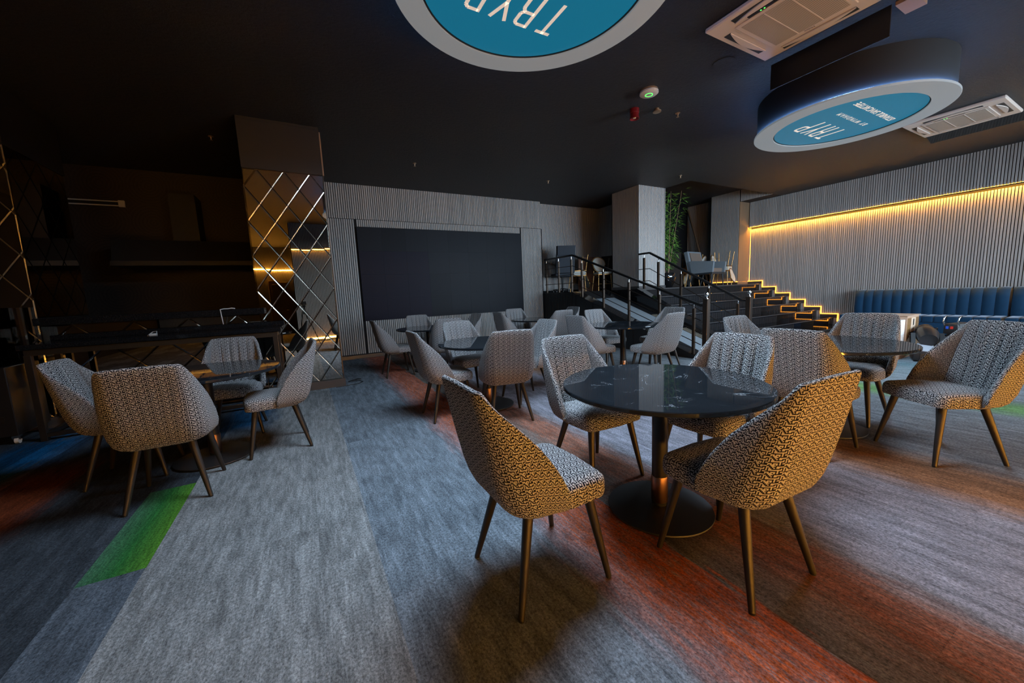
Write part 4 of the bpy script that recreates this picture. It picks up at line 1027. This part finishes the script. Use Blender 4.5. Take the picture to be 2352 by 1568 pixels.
def stage_things():
    # right side of the stage
    t = thing('armchair', 'grey tweed armchair with dark legs at the front of the stage', 'chair', (10.42, 6.92, STZ), math.radians(-172))
    MB().cbox((-.30, -.30, .38), (.30, .26, .50), .03, 3).build('seat', M['tweed_brown'], t, smooth=50)
    for s_ in (-1, 1): MB().prism([(-.36, .36), (.30, .38), (.33, .68), (-.30, .73), (-.44, .70)], s_*.36-.04, s_*.36+.04, 'x').build('arm', M['tweed'], t)
    MB().prism([(-.28, .36), (-.38, .36), (-.53, 1.00), (-.43, 1.02)], -.40, .40, 'x').build('backrest', M['tweed'], t)
    MB().prism([(-.26, .50), (-.40, .98), (-.428, .98), (-.30, .50)], -.30, .30, 'x').build('back_cushion', M['tweed_brown'], t)
    MB().box((-.37, -.34, .33), (.37, .28, .38)).build('frame', M['dark_wood'], t)
    for sx in (-1, 1):
        MB().tube([(sx*.33, .25, .34), (sx*.34, .27, 0)], [.024, .016], 8).build('leg', M['dark_wood'], t); MB().tube([(sx*.33, -.30, .34), (sx*.34, -.40, 0)], [.024, .016], 8).build('leg', M['dark_wood'], t)
    banquet('cream banquet chair with oval back standing rightmost before the pilaster', (11.34, 7.05, STZ), math.radians(-165))
    banquet('cream banquet chair turned upside down on the rightmost banquet chair', (11.34, 7.05, STZ+1.0), math.radians(-165), True)
    banquet('cream banquet chair behind the grey armchair', (11.10, 7.85, STZ), math.radians(15))
    banquet('cream banquet chair turned upside down behind the grey armchair', (11.10, 7.85, STZ+1.0), math.radians(20), True)
    banquet('cream banquet chair half hidden between dark cabinet and armchair', (10.50, 7.90, STZ), math.radians(10))
    banquet('upside down cream banquet chair half hidden left of the armchair', (10.50, 7.90, STZ+1.0), math.radians(5), True)
    t = thing('tall_cabinet', 'dark brown narrow cabinet between bamboo plant and banquet chairs', 'cabinet', (9.86, 7.78, STZ), math.radians(-30))
    MB().cbox((-.24, -.20, .0), (.24, .20, 1.02), .004, 1).build('body', M['cabinet'], t); MB().box((-.232, -.212, .02), (.232, -.20, 1.0)).build('door', M['cabinet'], t)
    t = thing('folded_stand', 'long pale pole leaning against the slatted wall behind the chairs', 'pole', (11.95, 8.3, STZ))
    MB().bar((.26, .62, 2.68), (-.20, -.52, .0), .05, .035).build('pole', M['brass'], t); MB().bar((.26, .62, 2.60), (-.10, -.36, .35), .02, .05).build('bracket', M['black_metal'], t)
    # bamboo
    t = thing('bamboo_plant', 'tall green bamboo plant in a glossy black pot beside the slatted column', 'plant', (8.86, 7.10, STZ))
    MB().lathe([(.13, 0), (.19, .12), (.235, .28), (.225, .38), (.205, .40), (.19, .34)], 36).build('pot', M['pot'], t, smooth=50)
    rnd = random.Random(3); lf = MB()
    canes = [((-.06, .02), (-.05, .06), 2.35), ((.02, -.03), (.20, .05), 2.60), ((.07, .03), (.50, -.06), 2.62), ((-.10, .05), (-.16, .10), 2.0), ((.0, .08), (.10, .16), 2.2)]
    for (a, b, h) in canes:
        pts = [(a[0]+(b[0]-a[0])*f, a[1]+(b[1]-a[1])*f, .30+(h-.30)*f) for f in [i/6 for i in range(7)]]
        MB().tube(pts, [.014-.010*i/6 for i in range(7)], 8).build('cane', M['cane'], t, smooth=60)
        for q in range(64):
            f = rnd.uniform(.12, 1.0); p = Vector([pts[0][k]+(pts[-1][k]-pts[0][k])*f for k in range(3)])
            a0 = rnd.uniform(0, 2*PI); base = p+Vector((math.cos(a0), math.sin(a0), rnd.uniform(-.3, .4)))*rnd.uniform(.02, .14)
            for k in range(3):
                an = a0+rnd.uniform(-.9, .9); d = Vector((math.cos(an), math.sin(an), rnd.uniform(-.75, .35))).normalized(); Ln = rnd.uniform(.13, .24)
                sd = d.cross(Vector((0, 0, 1))).normalized()*.017; m1 = base+d*Ln*.35; tip = base+d*Ln-Vector((0, 0, .02)); up = sd.cross(d).normalized()*.004
                lf.add([base, m1+sd, tip, m1-sd, m1+up], [(0, 1, 4), (1, 2, 4), (2, 3, 4), (3, 0, 4)])
    lf.build('foliage', M['leaf'], t, kind='stuff')
    # left side: landing
    t = thing('office_chair', 'dark high backed swivel chair standing behind the ramp railing', 'chair', (6.37, 8.55, STZ), math.radians(-20))
    MB().cbox((-.26, -.25, .42), (.26, .27, .52), .04, 3).build('seat', M['office'], t, smooth=50)
    MB().prism([(-.20, .50), (-.32, .52), (-.38, .95), (-.44, 1.22), (-.36, 1.22), (-.28, .95)], -.25, .25, 'x').build('backrest', M['office'], t); MB().prism([(-.35, .98), (-.40, 1.20), (-.46, 1.22), (-.42, .98)], -.24, .24, 'x').build('headrest', M['office'], t)
    MB().tube([(0, 0, .10), (0, 0, .44)], .03, 12).build('gas_column', M['steel'], t, smooth=50)
    for k in range(5):
        a = 2*PI*k/5; b = MB().bar((0, 0, .10), (.28*math.cos(a), .28*math.sin(a), .07), .035, .025).build('base_spoke', M['steel'], t); MB().lathe([(.01, 0), (.028, .012), (.028, .044), (.01, .056)], 14, (.28*math.cos(a), .28*math.sin(a), 0)).build('caster', M['glide'], b, smooth=50)
    banquet('cream banquet chair facing sideways behind the ramp railing', (6.80, 8.42, STZ), math.radians(-120))
    banquet('cream banquet chair upside down on another behind the ramp railing', (6.80, 8.42, STZ+1.0), math.radians(-110), True)
    banquet('cream banquet chair lying nearest the brown folded tables', (7.24, 7.90, STZ), math.radians(160))
    for k, (x, y, lab) in enumerate(((7.42, 8.66, 'brown folded table top standing upright behind the banquet chairs'), (8.02, 8.14, 'darker brown folded table standing nearest to the slatted column'))):
        t = thing('folded_table', lab, 'table', (x-.12*k, y, STZ), math.radians((-8, -62)[k]), 'folded tables on the landing')
        MB().cbox((-.36, -.02, .0), (.36, .02, .98), .004, 1).build('table_top', M['brown_top'] if k == 0 else M['cabinet'], t)
        for s in (-.22, .22): MB().tube([(s, -.035, .15), (s+.10, -.05, .92)], .014, 8).build('folded_leg', M['rail'] if k else M['brown_top'], t)
stage_things()

# the photographer's tripod, seen only in the mirror tiles
def tripod():
    t = thing('camera_tripod', 'black camera on a tripod, seen as a reflection in the mirror column', 'tripod', (0, 0, 0))
    for k in range(3):
        a = PI/2+.5+k*2*PI/3; MB().tube([(.03*math.cos(a), -.14+.03*math.sin(a), 1.02), (.36*math.cos(a), -.14+.36*math.sin(a), .0)], [.016, .011], 8).build('leg', M['gear'], t, smooth=50)
    MB().tube([(0, -.14, .95), (0, -.14, 1.17)], .018, 10).build('column', M['gear'], t, smooth=50); MB().cbox((-.04, -.18, 1.15), (.04, -.10, 1.21), .006, 1).build('head', M['gear'], t)
    MB().cbox((-.07, -.17, 1.215), (.07, -.10, 1.32), .01, 2).build('camera_body', M['gear'], t, smooth=50); MB().lathe([(.035, 0), (.04, .06)], 20, (0, 0, 0)).build('lens_barrel', M['gear'], t, smooth=40).matrix_local = Matrix.Translation((0, -.10, 1.265)) @ Matrix.Rotation(-PI/2, 4, 'X')
tripod()
